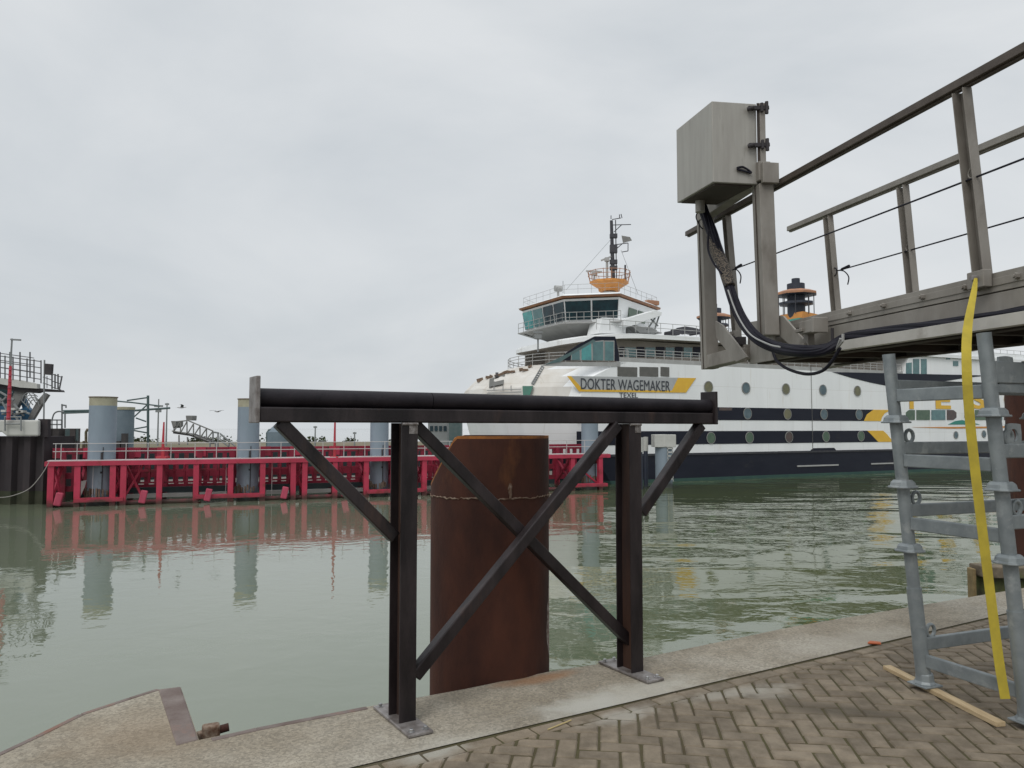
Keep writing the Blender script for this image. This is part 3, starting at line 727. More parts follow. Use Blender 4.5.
for fz in (.92, .46):
    zz = bz0 + (bz1 - bz0) * fz; mb = MB()
    mb.bar(G(ba0 - .03, bb1 - .09, zz), G(ba0 - .03, bb1 + .10, zz + .015), .03, .035)
    mb.tube([G(ba0 - .045, bb1 + .075, zz - .045), G(ba0 - .045, bb1 + .075, zz + .065)], .016, 8)
    mb.tube([G(ba0 - .045, bb1 + .03, zz - .03), G(ba0 - .045, bb1 + .03, zz + .05)], .014, 8)
    mb.tube([G(ba0 - .03, bb1 - .10, zz - .012), G(ba0 - .06, bb1 - .05, zz - .0)], .018, 8)
    mb.build('hinge', 'link_dark', cb, bevel=.003)
mb = MB(); hp = ony(737, 168, G(ba0, -.4, 0).y - .03)
mb.tube(spline([hp, hp + gh * .05 + V((0, 0, .012)), hp + gh * .10 + V((0, 0, -.01)), hp + gh * .13 + V((0, 0, -.035)), hp + gh * .07 + V((0, 0, -.025)), hp + V((0, 0, -.01))]), .010, 6); mb.build('latch_cord', 'cable_black', cb, smooth=True)
mb = MB(); gl = cpt0(700, 205, bb0 + .16); mb.tube([gl + V((0, 0, .04)), gl - V((0, 0, .07))], .045, 14); mb.build('cable_gland', 'alu_box', cb, smooth=True)
# cable bundle
def cpt(px, py, b): a, z = GP(px, py, b); return G(a, b, z)
def bundle(path, b0, b1, r, ncab, spread, name, m, n=8):
    mb = MB(); P = spline([cpt(x, y, (b0 + (b1 - b0) * min(1, i / 5)) if i < 7 else (-.30 if i == 7 else (-.27 if i == 8 else (-.16 if i == 9 else -.02)))) for i, (x, y) in enumerate(path)], 6)
    for c in range(ncab):
        a0_ = 2 * math.pi * c / ncab; pts = []
        for i, p in enumerate(P):
            ang = a0_ + i * .07; s_ = spread * (.85 + .3 * math.sin(i * .21 + c))
            t_ = (P[min(i + 1, len(P) - 1)] - P[max(i - 1, 0)]).normalized(); u_ = gh; w_ = t_.cross(u_).normalized()
            pts.append(p + u_ * (s_ * math.cos(ang)) + w_ * (s_ * math.sin(ang)))
        mb.tube(pts, r, n)
    return mb.build(name, m, gang, smooth=True)
path = [(701, 206), (707, 222), (714, 240), (722, 262), (731, 290), (742, 318), (757, 338), (778, 349), (802, 352), (824, 349), (846, 338), (872, 334), (910, 330), (950, 326.5), (1000, 320), (1060, 310)]
bundle(path, -.44, -.36, .021, 7, .034, 'cable_bundle', 'cable_black')
mb = MB(); P = spline([cpt(x, y, b) for x, y, b in ((711, 236, -.41), (717, 251, -.40), (724, 268, -.39), (730, 286, -.385))]); mb.tube(P, [.048, .052, .054, .055, .055, .056, .056, .055, .056, .056, .055, .055, .056, .056, .055, .054, .052, .050, .048][:len(P)], 14)
mb.build('cable_sleeve', 'sleeve', gang, smooth=True)
mb = MB(); mb.tube(spline([cpt(x, y, -.44) for x, y in ((728, 290), (737, 314), (750, 334), (768, 344), (780, 347))]), .007, 6)
mb.build('grey_cable', 'cable_grey', gang, smooth=True)
mb = MB(); mb.tube(spline([cpt(x, y, -.19) for x, y in ((773, 352), (777, 361), (788, 369), (806, 374), (822, 371), (833, 360), (840, 348))]), .013, 8); mb.build('loose_cable', 'cable_black', gang, smooth=True)
mb = MB(); mb.tube(spline([cpt(x, y, b) for x, y, b in ((709, 230, -.50), (708, 248, -.50), (713, 262, -.50), (722, 274, -.46))]), .010, 6)
mb.tube(spline([cpt(x, y, b) for x, y, b in ((699, 210, -.48), (696, 217, -.50), (700, 226, -.49), (703, 229, -.47))]), .006, 6); mb.build('loose_cable', 'cable_black', gang, smooth=True)
mb = MB(); e = cpt(843, 338, -.20); mb.tube([e + V((0, 0, .03)), e + V((.0, 0, -.02)), e + gd * .08 + V((0, 0, -.07)), e + gd * .03 + V((0, 0, .0))], .011, 6); mb.build('cable_tie', 'cable_grey', gang)
# chain/pulley bits at rail end
mb = MB(); e = cpt(712, 214, -.2); mb.tube(spline([e, e + V((.01, 0, -.05)), e + V((.0, .01, -.11)), e + V((.02, 0, -.15))]), .012, 6); mb.build('shackle', 'alu', gang, smooth=True)

# yellow strap
pts = [(976, 278, -.10), (974, 292, -.14), (967.5, 330, -.29), (967, 372, -.37), (971, 430, -.35), (980, 510, -.29), (990, 590, -.22), (999, 660, -.17), (1005.5, 699, -.14)]
P = spline([cpt(*p) for p in pts], 4); wv = V((.99, .12, 0)).normalized(); mb = MB(); W = .0285
wd = V((.995, .1, 0)).normalized()
ring = []
for i, p in enumerate(P):
    w_ = W * min(1, .30 + .085 * i); tw_ = wd.copy(); th = V((0, .003, 0))
    ring.append([p - tw_ * w_, p + tw_ * w_, p + tw_ * w_ + th, p - tw_ * w_ + th])
mb.loft(ring); tag(mb.build('lifting_strap', 'strap'), 'yellow webbing strap hanging from the gangway down the shoring tower', 'strap')

# ================================================================= FENDER DOCK (red)
d0 = onz(49, 507.5, 0); d1 = onz(606, 489.5, 0); dd = (d1 - d0).normalized(); dn = V((-dd.y, dd.x, 0))   # dn away from camera
DL = (d1 - d0).length
def DK(a, b, z): return V((d0.x, d0.y, 0)) + dd * a + dn * b + V((0, 0, z))
def DP(px, py, b=0.0):
    p = onplane(px, py, d0 + dn * b, dn); return (p - d0).dot(dd), p.z
dock = thing('fender_dock', DK(0, 0, 0), 'long red steel fender dock with railings across the harbour basin', 'fender dock')
zt = 3.0
cols = [51, 77.5, 113, 123.5, 159.5, 196, 230.5, 262.5, 293, 304.5, 334.7, 366, 393, 408, 424, 445, 480, 510, 545, 572, 600]
Rd = Matrix((dd, dn, V((0, 0, 1)))).transposed()
for x in cols:
    a = DP(x, 480)[0]; w = .36
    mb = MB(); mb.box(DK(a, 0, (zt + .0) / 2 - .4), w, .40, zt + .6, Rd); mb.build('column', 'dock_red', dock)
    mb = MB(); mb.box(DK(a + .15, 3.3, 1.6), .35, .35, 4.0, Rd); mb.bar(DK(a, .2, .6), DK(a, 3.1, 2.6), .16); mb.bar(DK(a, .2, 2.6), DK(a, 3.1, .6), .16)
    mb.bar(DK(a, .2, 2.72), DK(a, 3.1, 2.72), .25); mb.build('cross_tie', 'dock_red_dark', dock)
aR_ = DP(606, 480)[0]
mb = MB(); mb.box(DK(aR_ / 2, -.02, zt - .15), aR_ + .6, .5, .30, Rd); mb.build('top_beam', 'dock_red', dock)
for x0, x1 in ((75, 124), (196, 264), (366, 424), (560, 606)):
    aa, ab = DP(x0, 480)[0], DP(x1, 480)[0]
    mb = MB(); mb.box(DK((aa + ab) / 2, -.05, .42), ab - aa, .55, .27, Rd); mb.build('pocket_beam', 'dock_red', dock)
mb = MB()
for x0, x1 in ((51, 76), (124, 196), (264, 366), (424, 560)):
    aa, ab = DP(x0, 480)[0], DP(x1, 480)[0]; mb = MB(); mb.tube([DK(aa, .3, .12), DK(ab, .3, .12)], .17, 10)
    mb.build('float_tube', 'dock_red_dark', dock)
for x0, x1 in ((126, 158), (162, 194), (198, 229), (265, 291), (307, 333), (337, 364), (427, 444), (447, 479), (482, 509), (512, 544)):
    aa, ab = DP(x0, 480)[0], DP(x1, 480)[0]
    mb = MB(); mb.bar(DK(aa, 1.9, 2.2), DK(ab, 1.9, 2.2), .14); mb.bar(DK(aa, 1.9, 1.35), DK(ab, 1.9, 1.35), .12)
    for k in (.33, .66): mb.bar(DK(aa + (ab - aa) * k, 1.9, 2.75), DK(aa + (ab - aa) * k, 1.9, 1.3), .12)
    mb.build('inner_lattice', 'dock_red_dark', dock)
# diagonal bracing seen in some bays
mb = MB()
for x0, x1 in ((113, 123.5), (124, 142), (293, 304.5), (393, 408), (572, 600), (51, 60)):
    aa, ab = DP(x0, 480)[0], DP(x1, 480)[0]
    for u_, v_ in ((aa, ab), (ab, aa)):
        mb = MB(); mb.bar(DK(u_, .5, .5), DK(v_, .9, 2.7), .13); mb.build('diagonal_brace', 'dock_red', dock)
# grating-like rear wall with square openings
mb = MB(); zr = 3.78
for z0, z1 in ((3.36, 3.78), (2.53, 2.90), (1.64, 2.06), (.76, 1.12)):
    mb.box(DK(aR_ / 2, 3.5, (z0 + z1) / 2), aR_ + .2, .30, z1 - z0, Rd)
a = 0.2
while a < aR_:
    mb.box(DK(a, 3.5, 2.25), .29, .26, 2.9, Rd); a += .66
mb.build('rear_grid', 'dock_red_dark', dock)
mb = MB()
for i, x in enumerate((58, 90, 110, 135, 163, 200, 235, 265, 295, 334, 380, 410)):
    a = DP(x, 455, 3.5)[0]; mb = MB(); mb.box(DK(a, 3.32, 3.45), .8, .1, .70, Rd); mb.build('rear_plate', 'dock_red', dock)
# walkway and railing
mb = MB(); mb.box(DK(aR_ / 2, .45, zt + .03), aR_ + .4, 1.0, .06, Rd); mb.build('walkway', 'dock_rail', dock)
mb = MB(); z0 = zt + .06
for z in (1.10, .58): mb.tube([DK(.1, .05, z0 + z), DK(aR_, .05, z0 + z)], .024, 6)
posts_ = [55.6, 61, 77, 126, 148, 171, 195, 216.5, 237, 260, 281, 294.5, 323, 344, 365, 385, 405, 425, 450, 480, 505, 530, 549, 567, 585, 603]
for x in posts_:
    a = DP(x, 450)[0]; mb.tube([DK(a, .05, z0), DK(a, .05, z0 + 1.1)], .028, 6)
mb.build('railing', 'dock_rail', dock)
for x in (59.5, 143.5, 208, 284, 344.5, 436):
    a = DP(x, 500)[0]; mb = MB(); rt = Rd @ Matrix.Rotation(R(12), 3, 'Y')
    mb.box(DK(a, -.35, .55), .42, .45, .85, rt); mb.build('rubber_block', 'fender_pink', dock, bevel=.06)
a = DP(80.5, 490)[0]; mb = MB(); mb.prism([DK(a - .2, .6, 1.6), DK(a + .25, .6, 1.7), DK(a + .15, .6, 1.2), DK(a - .12, .6, .5)], dn * .1); mb.build('marker_plate', 'white_block', dock)
for x in (92.5, 272, 226):
    a = DP(x, 480)[0]; mb = MB(); mb.tube([DK(a, .15, 2.9), DK(a, .15, .3)], .014, 5); mb.build('guide_rope', 'dock_rail', dock)

def signal_pole(px, ytop, Y, ybase, r0, m, label, name='signal_pole', cat='pole', arm=False, grp=None):
    b_ = ony(px, ybase, Y); t_ = ony(px, ytop, Y); t = thing(name, b_, label, cat, grp)
    mb = MB(); mb.tube([b_, b_.lerp(t_, .4), V((b_.x, b_.y, t_.z))], [r0, r0 * .7, r0 * .4], 8); mb.build('pole', m, t, smooth=True)
    mb = MB(); mb.box(b_ + V((0, 0, .1)), r0 * 5, r0 * 5, .2); mb.build('base', m, t)
    if arm:
        mb = MB(); tt = V((b_.x, b_.y, t_.z)); mb.bar(tt, tt + V((.9, 0, .05)), .08, .05); mb.box(tt + V((.8, 0, .02)), .45, .2, .1); mb.build('lamp_head', m, t)
    return t
signal_pole(163, 422, 54.2, 459, .14, 'mast_red', 'tapered red pole on the red dock, the one nearer the shore'.replace('the one nearer the shore', 'between the two blue piles'))
signal_pole(334.7, 405, 57.6, 459, .12, 'mast_red', 'slim red pole on the red dock seen through the steel frame')

# blue-grey piles in the dock
def blue_pile(px, b, zt, label, wpx):
    a = DP(px, 480, b)[0]; c = DK(a, b, 0); dist = c.length; r = wpx / F * c.y / 2 * .93
    t = thing('mooring_pile', c, label, 'mooring pile', 'blue grey mooring piles in the red dock')
    mb = MB(); n = 32
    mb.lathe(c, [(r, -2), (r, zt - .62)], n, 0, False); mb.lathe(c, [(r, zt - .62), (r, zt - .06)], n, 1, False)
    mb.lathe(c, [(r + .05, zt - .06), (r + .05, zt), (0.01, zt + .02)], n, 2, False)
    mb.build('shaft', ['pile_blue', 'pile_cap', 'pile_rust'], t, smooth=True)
    mb = MB(); z = 3.1
    mb.tube([c + V((r * .55, -r * .84, 3.9)), c + V((r * .55, -r * .84 - .05, .8))], .03, 6)
    for zz, hh in ((3.3, .5), (2.2, .12)): mb.box(c + V((r * .5, -r * .9, zz)), .12, .12, hh)
    mb.build('guide_bar', 'link_dark', t)
    mb = MB()
    for k in range(9):
        ang = R(-150 + k * 14 + random.uniform(-5, 5)); mb.box(c + V((r * 1.0 * math.cos(ang), r * 1.0 * math.sin(ang), .7 + random.random() * .25)), .22, .10, .3 + random.random() * .3, Matrix.Rotation(ang, 3, 'Z'))
    mb.build('corroded_band', 'pile_rust', t)
    return t
blue_pile(101, 1.35, 7.35, 'blue grey mooring pile with a yellow band, nearest the dark sheet pile wall', 27)
blue_pile(247.5, 1.35, 7.35, 'blue grey mooring pile just left of the steel frame end plate', 22.5)
blue_pile(379, 1.35, 7.3, 'blue grey mooring pile under the frame beam, left of its near post', 19.5)
blue_pile(590, 1.35, 7.3, 'blue grey mooring pile between the rusty pile and the far frame post', 18)
# shorter pile behind
c = ony(122, 480, 72); c.z = 0
t = thing('mooring_pile', c, 'shorter blue grey pile standing behind the tall left one', 'mooring pile')
mb = MB(); mb.lathe(c, [(.90, -2), (.90, 6.9)], 28, 0, False); mb.lathe(c, [(.95, 6.9), (.95, 7.15), (.01, 7.2)], 28, 1, False); mb.build('shaft', ['tank_blue', 'pile_cap'], t, smooth=True)
mb = MB()
for (dx, z, h) in ((-.8, 3.6, 2.4), (-.3, 3.2, 1.5), (.2, 3.4, 1.2), (.7, 3.8, 1.8), (-.55, 2.6, 1.4)): mb.box(c + V((dx, -1.1, z)), .4, .5, h)
mb.build('fender_pads', 'link_dark', t)

# pontoon behind the dock
pa = DK(DP(64, 490, 9)[0], 9, 0); pb = DK(DP(560, 490, 9)[0], 9, 0)
t = thing('pontoon', pa, 'long low dark teal pontoon with a pale line behind the red dock', 'pontoon')
mb = MB(); mb.bar(pa + V((0, 0, 2.25)), pb + V((0, 0, 2.25)), 2.2, 2.1); mb.build('deckhouse', 'pontoon_dark', t)
mb = MB(); mb.bar(pa + V((0, 0, .95)), pb + V((0, 0, .95)), 2.3, .46); mb.build('pale_band', 'white_block', t)
mb = MB(); mb.bar(pa + V((0, 0, .25)), pb + V((0, 0, .25)), 2.2, .9); mb.build('hull', 'pontoon_dark', t)
for x0, x1 in ((124, 159), (160, 195), (197, 229), (264, 291), (305, 333), (335, 365), (425, 444), (446, 480), (510, 544)):
    aa, ab = DP(x0, 490, 2)[0], DP(x1, 490, 2)[0]
    mb = MB(); mb.box(DK((aa + ab) / 2, 2.6, .80), ab - aa, .4, .34, Rd); mb.build('dark_fender', 'pontoon_dark', dock)
    mb = MB(); mb.box(DK((aa + ab) / 2, 2.2, .42), (ab - aa) * .85, .5, .26, Rd); mb.build('pale_float', 'white_block', dock)

# ================================================================= DARK SHEET PILE PIER, left
pier = thing('sheet_pile_pier', ony(20, 500, 53), 'dark steel sheet pile pier at the left edge of the basin', 'pier')
def sheet(px0, px1, Y, ytop, Yback, name, m='sheet_pile'):
    x0, x1 = ony(px0, 450, Y).x, ony(px1, 450, Y).x; zt = ony(px1, ytop, Y).z; mb = MB()
    pts = []; x = x0; i = 0; pit = .62; dp = .38
    while x < x1 - .01:
        pts += [(x, Y - (dp if i % 2 else 0)), (min(x + pit * .72, x1), Y - (dp if i % 2 else 0))]; x += pit; i += 1
    pts = [V((a, b, 0)) for a, b in pts]
    poly = pts + [V((x1, Yback, 0)), V((x0, Yback, 0))]
    nn = len(poly)
    mb.add([p + V((0, 0, .9)) for p in poly] + [p + V((0, 0, zt)) for p in poly], [tuple(range(nn, 2 * nn))] + [(i, (i + 1) % nn, nn + (i + 1) % nn, nn + i) for i in range(nn)])
    mb.add([p + V((0, 0, -2)) for p in poly] + [p + V((0, 0, .9)) for p in poly], [(i, (i + 1) % nn, nn + (i + 1) % nn, nn + i) for i in range(nn)], 1)
    return mb.build(name, [m, 'algae'], pier), zt
_, zp = sheet(-180, 47.5, 53, 436.5, 56.2, 'sheet_wall')
sheet(30, 77.5, 56.6, 428.5, 56.9, 'rear_wall', 'dark_concrete')
def fl(pix, Y, th, name, m, par, bev=0):
    mb = MB(); mb.prism([ony(x, y, Y) for x, y in pix], (0, th, 0)); return mb.build(name, m, par, bevel=bev)
fl([(38, 419), (48, 419), (48, 437), (38, 437)], 52.6, .35, 'corner_column', 'sheet_pile', pier)
fl([(-60, 420), (38, 420), (38, 436), (6, 436), (1, 432), (-60, 432)], 52.2, .35, 'white_capping', 'white_block', pier, .1)
fl([(65, 429), (77, 429), (77, 441), (65, 441)], 56.3, .2, 'glazed_hatch', 'pipe_green', pier)
mb = MB()
for y in (420, 424.5): mb.tube([ony(46, y, 60), ony(62, y, 60)], .05, 6)
for x in (46, 52, 57, 61.5): mb.tube([ony(x, 419.5, 60), ony(x, 429, 60)], .05, 6)
mb.build('railing', 'mast_grey', pier)
mb = MB(); mb.tube([ony(5, 431, 52), ony(5, 417, 52), ony(21, 417, 52), ony(21, 431, 52)], .06, 6); mb.tube([ony(5, 424, 52), ony(21, 424, 52)], .05, 6)
mb.build('railing', 'mast_grey', pier)
mb = MB(); mb.tube(spline([ony(52, 420, 60), ony(54, 414, 60), ony(58, 411.5, 60), ony(64, 412, 60)]), .06, 6)
mb.build('bent_pipe', 'mast_grey', pier)
# mooring rope
mb = MB(); mb.tube(spline([ony(x, y, Y) for x, y, Y in ((49, 462, 49.9), (42, 474, 49.6), (30, 488, 49.2), (15, 495, 48.6), (0, 497.5, 48), (-20, 496, 47), (-60, 480, 46))]), .024, 6)
tag(mb.build('mooring_rope', 'rope', smooth=True), 'slack pale mooring rope hanging off the left end of the red dock', 'rope')

# ================================================================= LINKSPAN, far left
Yl = 55
link = thing('linkspan', ony(10, 420, Yl), 'raised linkspan ramp with railings over blue machinery at far left', 'linkspan')
fl([(-90, 374), (0, 378), (20, 380), (37, 384), (37, 388.5), (20, 387.5), (0, 384), (-90, 380)], Yl, .4, 'girder', 'white_block', link)
fl([(-90, 380), (0, 384), (37, 388), (60, 390), (61, 392), (40, 389.5 + 2), (36, 393), (25, 392.5), (0, 389), (-90, 388)], Yl + .3, .5, 'ramp_plate', 'link_dark', link)
mb = MB()
def pl(p, q, Y=Yl, r=.032): mb.tube([ony(*p, Y), ony(*q, Y)], r, 6)
for dz in (0, 6, 11.5, 17): pl((-60, 353 + dz), (0, 356 + dz)); pl((0, 356 + dz), (41, 361.5 + dz * 1.05))
for x in (-30, -18, -6, 5, 13, 20, 27, 34, 41):
    y = 356 + x * .13; pl((x, y - 1), (x, y + 22), r=.05)
for x in (3, 19, 33, 46):
    pass
for dz in (0, 7, 13): pl((52, 374 + dz), (61, 377 + dz))
for x in (52, 55, 58): pl((x, 374), (x, 389), r=.06)
pl((62, 376), (59, 391), r=.06); pl((43, 377), (52, 380)); pl((43, 383), (52, 386)); pl((47, 376), (47, 388))
for dz in (0, 7, 14): pl((-30, 349 + dz), (34, 358 + dz), Yl + 6)
for x in (0, 10, 20, 30): pl((x, 352), (x, 378), Yl + 6, .06)
mb.build('railing', 'mast_mid', link)
t = thing('board_sign', ony(44.5, 420, Yl + 1), 'black rectangular board on a thin post beside the linkspan', 'signboard')
mb = MB(); mb.prism([ony(x, y, Yl - .1) for x, y in ((45, 363.5), (51.7, 364), (51, 375), (44.3, 374.5))], (0, .25, 0)); mb.build('board', 'link_dark', t)
mb = MB(); mb.tube([ony(43.8, 420, Yl), ony(44.5, 360, Yl)], .06, 6); mb.build('post', 'mast_grey', t)
fl([(16, 386), (28, 388), (24, 394), (14, 412), (4, 417), (4, 408), (12, 398)], Yl + .5, .4, 'strut', 'link_grey', link)
fl([(-60, 385), (16, 388), (12, 398), (4, 407), (-60, 407)], Yl + 1.5, .6, 'machinery_housing', 'link_teal', link)
fl([(20, 400), (24, 398), (33, 418), (25, 418)], Yl + .8, .3, 'blue_strut', 'link_blue', link)
fl([(44, 393), (48, 395), (40, 407), (36, 414), (33, 419), (28, 419), (33, 408), (37, 401)], Yl + .2, .3, 'ramp_arm', 'link_grey', link)
fl([(-60, 406), (8, 406), (12, 412), (26, 407), (30, 410), (31, 420), (-60, 420)], Yl + .4, .5, 'blue_base', 'link_blue', link)
mb = MB()
for i in range(4):
    mb.tube(spline([ony(x_, y_, Yl) for x_, y_ in ((21.5 + i * 2.2, 401 + i * 2.4), (25 + i * 2.2, 394 + i * 2.2), (31.5 + i * 1.8, 392.8 + i * 2.6), (37.5 + i * .6, 396.5 + i * 3.2))]), .035, 5)
for a_, b_ in (((22, 401), (29, 408)), ((25, 395), (33, 405)), ((29, 392.8), (36, 403)), ((34, 394), (38, 402))): mb.tube([ony(*a_, Yl), ony(*b_, Yl)], .035, 5)
mb.build('ladder_cage', 'mast_grey', link)
mb = MB()
for (x0, y0, x1, y1) in ((0, 392, 14, 400), (0, 403, 12, 392), (0, 398, 8, 412), (2, 414, 20, 414), (14, 404, 24, 416), (18, 410, 30, 414), (6, 404, 18, 420)): mb.tube([ony(x0, y0, Yl - .1), ony(x1, y1, Yl - .1)], .08, 6)
mb.build('hydraulic_pipes', 'mast_grey', link)
mb = MB(); 
for x, y in ((20, 412), (22.5, 411.5), (5, 411), (14, 409)): mb.box(ony(x, y, Yl - .2), .35, .4, .16)
mb.build('pale_fittings', 'white_block', link)
t = thing('light_mast', ony(8.5, 420, 52), 'slim mast with a red lower half and a lamp arm at far left', 'light mast')
mb = MB(); mb.tube([ony(8.5, 420, 52), ony(10.5, 366, 52)], [.13, .09], 8); mb.build('lower_pole', 'mast_red', t, smooth=True)
mb = MB(); 
for k in range(9): mb.tube([ony(8.3 + k * .24, 418 - k * 6, 51.95), ony(8.4 + k * .24, 416.5 - k * 6, 51.95)], .128 - k * .004, 8)
mb.build('white_bands', 'fender_pink', t)
mb = MB(); mb.tube([ony(10.5, 366, 52), ony(12, 338.5, 52)], [.07, .05], 8); mb.build('upper_pole', 'mast_grey', t, smooth=True)
mb = MB(); mb.bar(ony(11, 339.5, 52), ony(20.5, 340, 52), .18, .10); mb.build('lamp_arm', 'mast_grey', t)

# ================================================================= MID-GROUND POLES, PIPES, SMALL GANTRY
def tubes(lst, Y, r, name, m, par):
    mb = MB()
    for seg in lst: mb.tube([ony(x, y, Y) for x, y in seg], r, 6)
    return mb.build(name, m, par, smooth=True)
t = thing('pipe_bridge', ony(148, 450, 75), 'green grey mast carrying long horizontal pipes above the red dock', 'pipe bridge')
tubes([[(148, 452), (148, 395.5)]], 75, .13, 'mast', 'pipe_green', t)
tubes([[(62, 413), (90, 412), (128, 411), (170, 408)], [(62, 411), (90, 410.5)]], 75, .10, 'long_pipe', 'pipe_green', t)
tubes([[(115, 401), (132, 402.5), (160, 406)], [(127, 400.5), (148, 397.5)], [(148, 404), (134, 417)], [(115, 432), (134, 429), (148, 426.5)], [(120, 428), (148, 433)], [(136, 418), (146, 421.5)]], 75, .07, 'bracket_arm', 'pipe_green', t)
tubes([[(62, 450), (62, 404)], [(62, 405), (66, 405.5), (66, 408)], [(65, 428), (65, 413)]], 62, .07, 'support_post', 'mast_grey', t)
tubes([[(86, 450), (86, 432), (88, 429)], [(83, 450), (84, 441)]], 62, .12, 'riser_pipe', 'old_timber', t)
for i, (x, yt, Y, lb) in enumerate(((157.5, 399, 130, 'thin distant light pole with a cross-piece beside the green grey mast'), (166, 403, 130, 'thin distant light pole just right of the cross-topped one'),
                          (315, 426, 140, 'thin distant pole seen left under the frame beam'), (354.5, 432, 140, 'short distant pole with a dark cap left of the beam-shaded pile'))):
    b_ = ony(x, 446, Y); t_ = ony(x, yt, Y); tt = thing('light_pole', b_, lb, 'light pole', 'thin poles on the far shore')
    mb = MB(); mb.tube([b_, V((b_.x, b_.y, t_.z))], [.16, .10], 6); mb.build('pole', 'mast_grey', tt)
    mb = MB(); q_ = V((b_.x, b_.y, t_.z - (1.2 if i == 0 else .2))); mb.box(q_, 1.4 if i == 0 else .6, .3, .3)
    if i == 0: mb.box(q_ - V((0, 0, .8)), .9, .3, .5)
    mb.build('lamp_head', 'mast_grey', tt)

Yg = 82
t = thing('boarding_gantry', ony(200, 446, Yg), 'small grey inclined boarding gantry with stairs behind the red dock', 'gantry')
tubes([[(172, 422), (188, 420.5), (213, 431)], [(172, 431), (190, 434), (211, 442)]] + [[(174 + i * 6.5, 421.5 + max(0, i - 2) * 2.4), (174 + i * 6.5, 431 + i * 1.7)] for i in range(7)] + [[(174 + i * 6.5, 431 + i * 1.7), (180.5 + i * 6.5, 421.5 + max(0, i - 1) * 2.4)] for i in range(6)], Yg, .07, 'truss', 'link_grey', t)
fl([(173, 431.5), (190, 434), (211, 442), (211, 444), (190, 436), (173, 433.5)], Yg, 1.6, 'walkway', 'link_dark', t)
fl([(171, 421), (176, 421), (176, 426), (173, 428)], Yg - .1, 1.8, 'end_panel', 'link_grey', t)
fl([(185.5, 415.5), (192.5, 415.5), (192, 420.5), (186, 420)], Yg, 1.2, 'hoist_box', 'link_grey', t, .05)
tubes([[(179, 435), (179, 445)], [(187.5, 437), (187.5, 445)]], Yg, .08, 'leg', 'link_grey', t)
tubes([[(210, 441), (210, 450)], [(215.5, 441), (215.5, 450)], [(213, 432), (219, 433)], [(213, 432), (213, 442)], [(218, 433), (218, 449)], [(220, 433.5), (235, 446)], [(220, 440), (232, 449)], [(224, 437), (224, 443)], [(229, 441), (229, 447)]], Yg, .09, 'stair_frame', 'mast_grey', t)

# small silo building seen between dock pile and frame brace
t = thing('silo', ony(279, 446, 110), 'blue grey silo with a conical roof and side pipe behind the dock', 'silo')
mb = MB(); c = ony(280, 450, 110); z1 = ony(280, 432, 110).z; z2 = ony(280, 425, 110).z
mb.lathe(V((c.x, c.y, 0)), [(1.9, c.z - 1), (1.9, z1), (.8, z2), (.02, z2 + .1)], 20); mb.build('tank', 'tank_blue', t, smooth=True)
tubes([[(267, 450), (267, 433), (269, 430), (273, 430)]], 109, .16, 'pipe', 'pipe_green', t)
# distant harbour building right of the frame's near post
t = thing('harbour_building', ony(452, 447, 105), 'distant grey harbour building behind the rusty pile', 'building')
fl([(428, 421), (447, 421), (447, 448), (428, 448)], 105, 6, 'wall', 'far_building', t)
fl([(449, 416), (461, 416), (461, 446), (449, 446)], 100, 3, 'tower', 'pipe_green', t)
mb = MB(); 
for x in (430, 434.5, 439, 443.5): mb.prism([ony(a, b, 104.9) for a, b in ((x, 426), (x + 3, 426), (x + 3, 431), (x, 431))], (0, .2, 0))
mb.build('window_band', 'glass_dark', t)

# far dike and bushes
mb = MB(); Yd = 190
for (x0, x1, z) in ((-240, 60, 1.75),):
    mb.add([(x0, Yd - 14, -.2), (x1, Yd - 14, -.2), (x1, Yd, z), (x0, Yd, z), (x1, Yd + 4, z), (x0, Yd + 4, z), (x1, Yd + 30, -.2), (x0, Yd + 30, -.2)], [(0, 1, 2, 3), (3, 2, 4, 5), (5, 4, 6, 7)])
tag(mb.build('dike_terrain', 'dike'), 'low grassy sea dike on the far shore', None, None, 'structure')
mb = MB()
for cx, w in ((140, 26), (196, 14), (255, 10), (312, 16), (322, 8), (350, 10), (400, 20), (215, 30)):
    c = ony(cx, 442, Yd + 6)
    for k in range(int(w * 7)):
        p = V((c.x + random.gauss(0, w * .08), c.y + random.uniform(-2, 2), 1.6 + abs(random.gauss(0, .6))))
        s_ = random.uniform(.15, .4); a = V((random.gauss(0, 1), random.gauss(0, 1), random.gauss(0, 1))).normalized(); b = a.cross(V((.3, .5, .8))).normalized(); cc = a.cross(b)
        mb.add([p - a * s_, p + b * s_, p + a * s_, p - b * s_ + cc * s_], [(0, 1, 2), (0, 2, 3)])
tag(mb.build('far_scrub', 'bush'), 'low dark scrub growing along the far dike', None, None, 'stuff')

# piles by the ferry's bow
def simple_pile(px, ywl, w, ytop, m, capm, label, grp=None, capy=None):
    g = onz(px, ywl, 0); r = w / F * g.y / 2; zt = ony(px, ytop, g.y).z; zc = ony(px, capy, g.y).z
    t = thing('dolphin_pile', g, label, 'pile', grp)
    mb = MB(); mb.lathe(g, [(r, -2), (r, zc)], 16, 0, False); mb.build('shaft', m, t, smooth=True)
    mb = MB(); mb.lathe(g, [(r * 1.15, zc), (r * 1.15, zt), (.01, zt + .02)], 16, 0, True); mb.build('cap', capm, t)
    return t, g, r, zt
simple_pile(640.5, 489, 5, 437.5, 'dark_blue_pile', 'white_block', 'slim dark blue pile with pale cap, nearer of the pair beside the far frame post', capy=452)
simple_pile(646, 486.5, 4.5, 437, 'dark_blue_pile', 'white_block', 'slim dark blue pile with pale cap, second of the pair right of the far post', capy=451)
t, g, r, zt_ = simple_pile(664, 487.5, 17, 434.5, 'pile_blue', 'white_block', 'grey pile with a white box cap and ladder beside the ferry hull', capy=446)
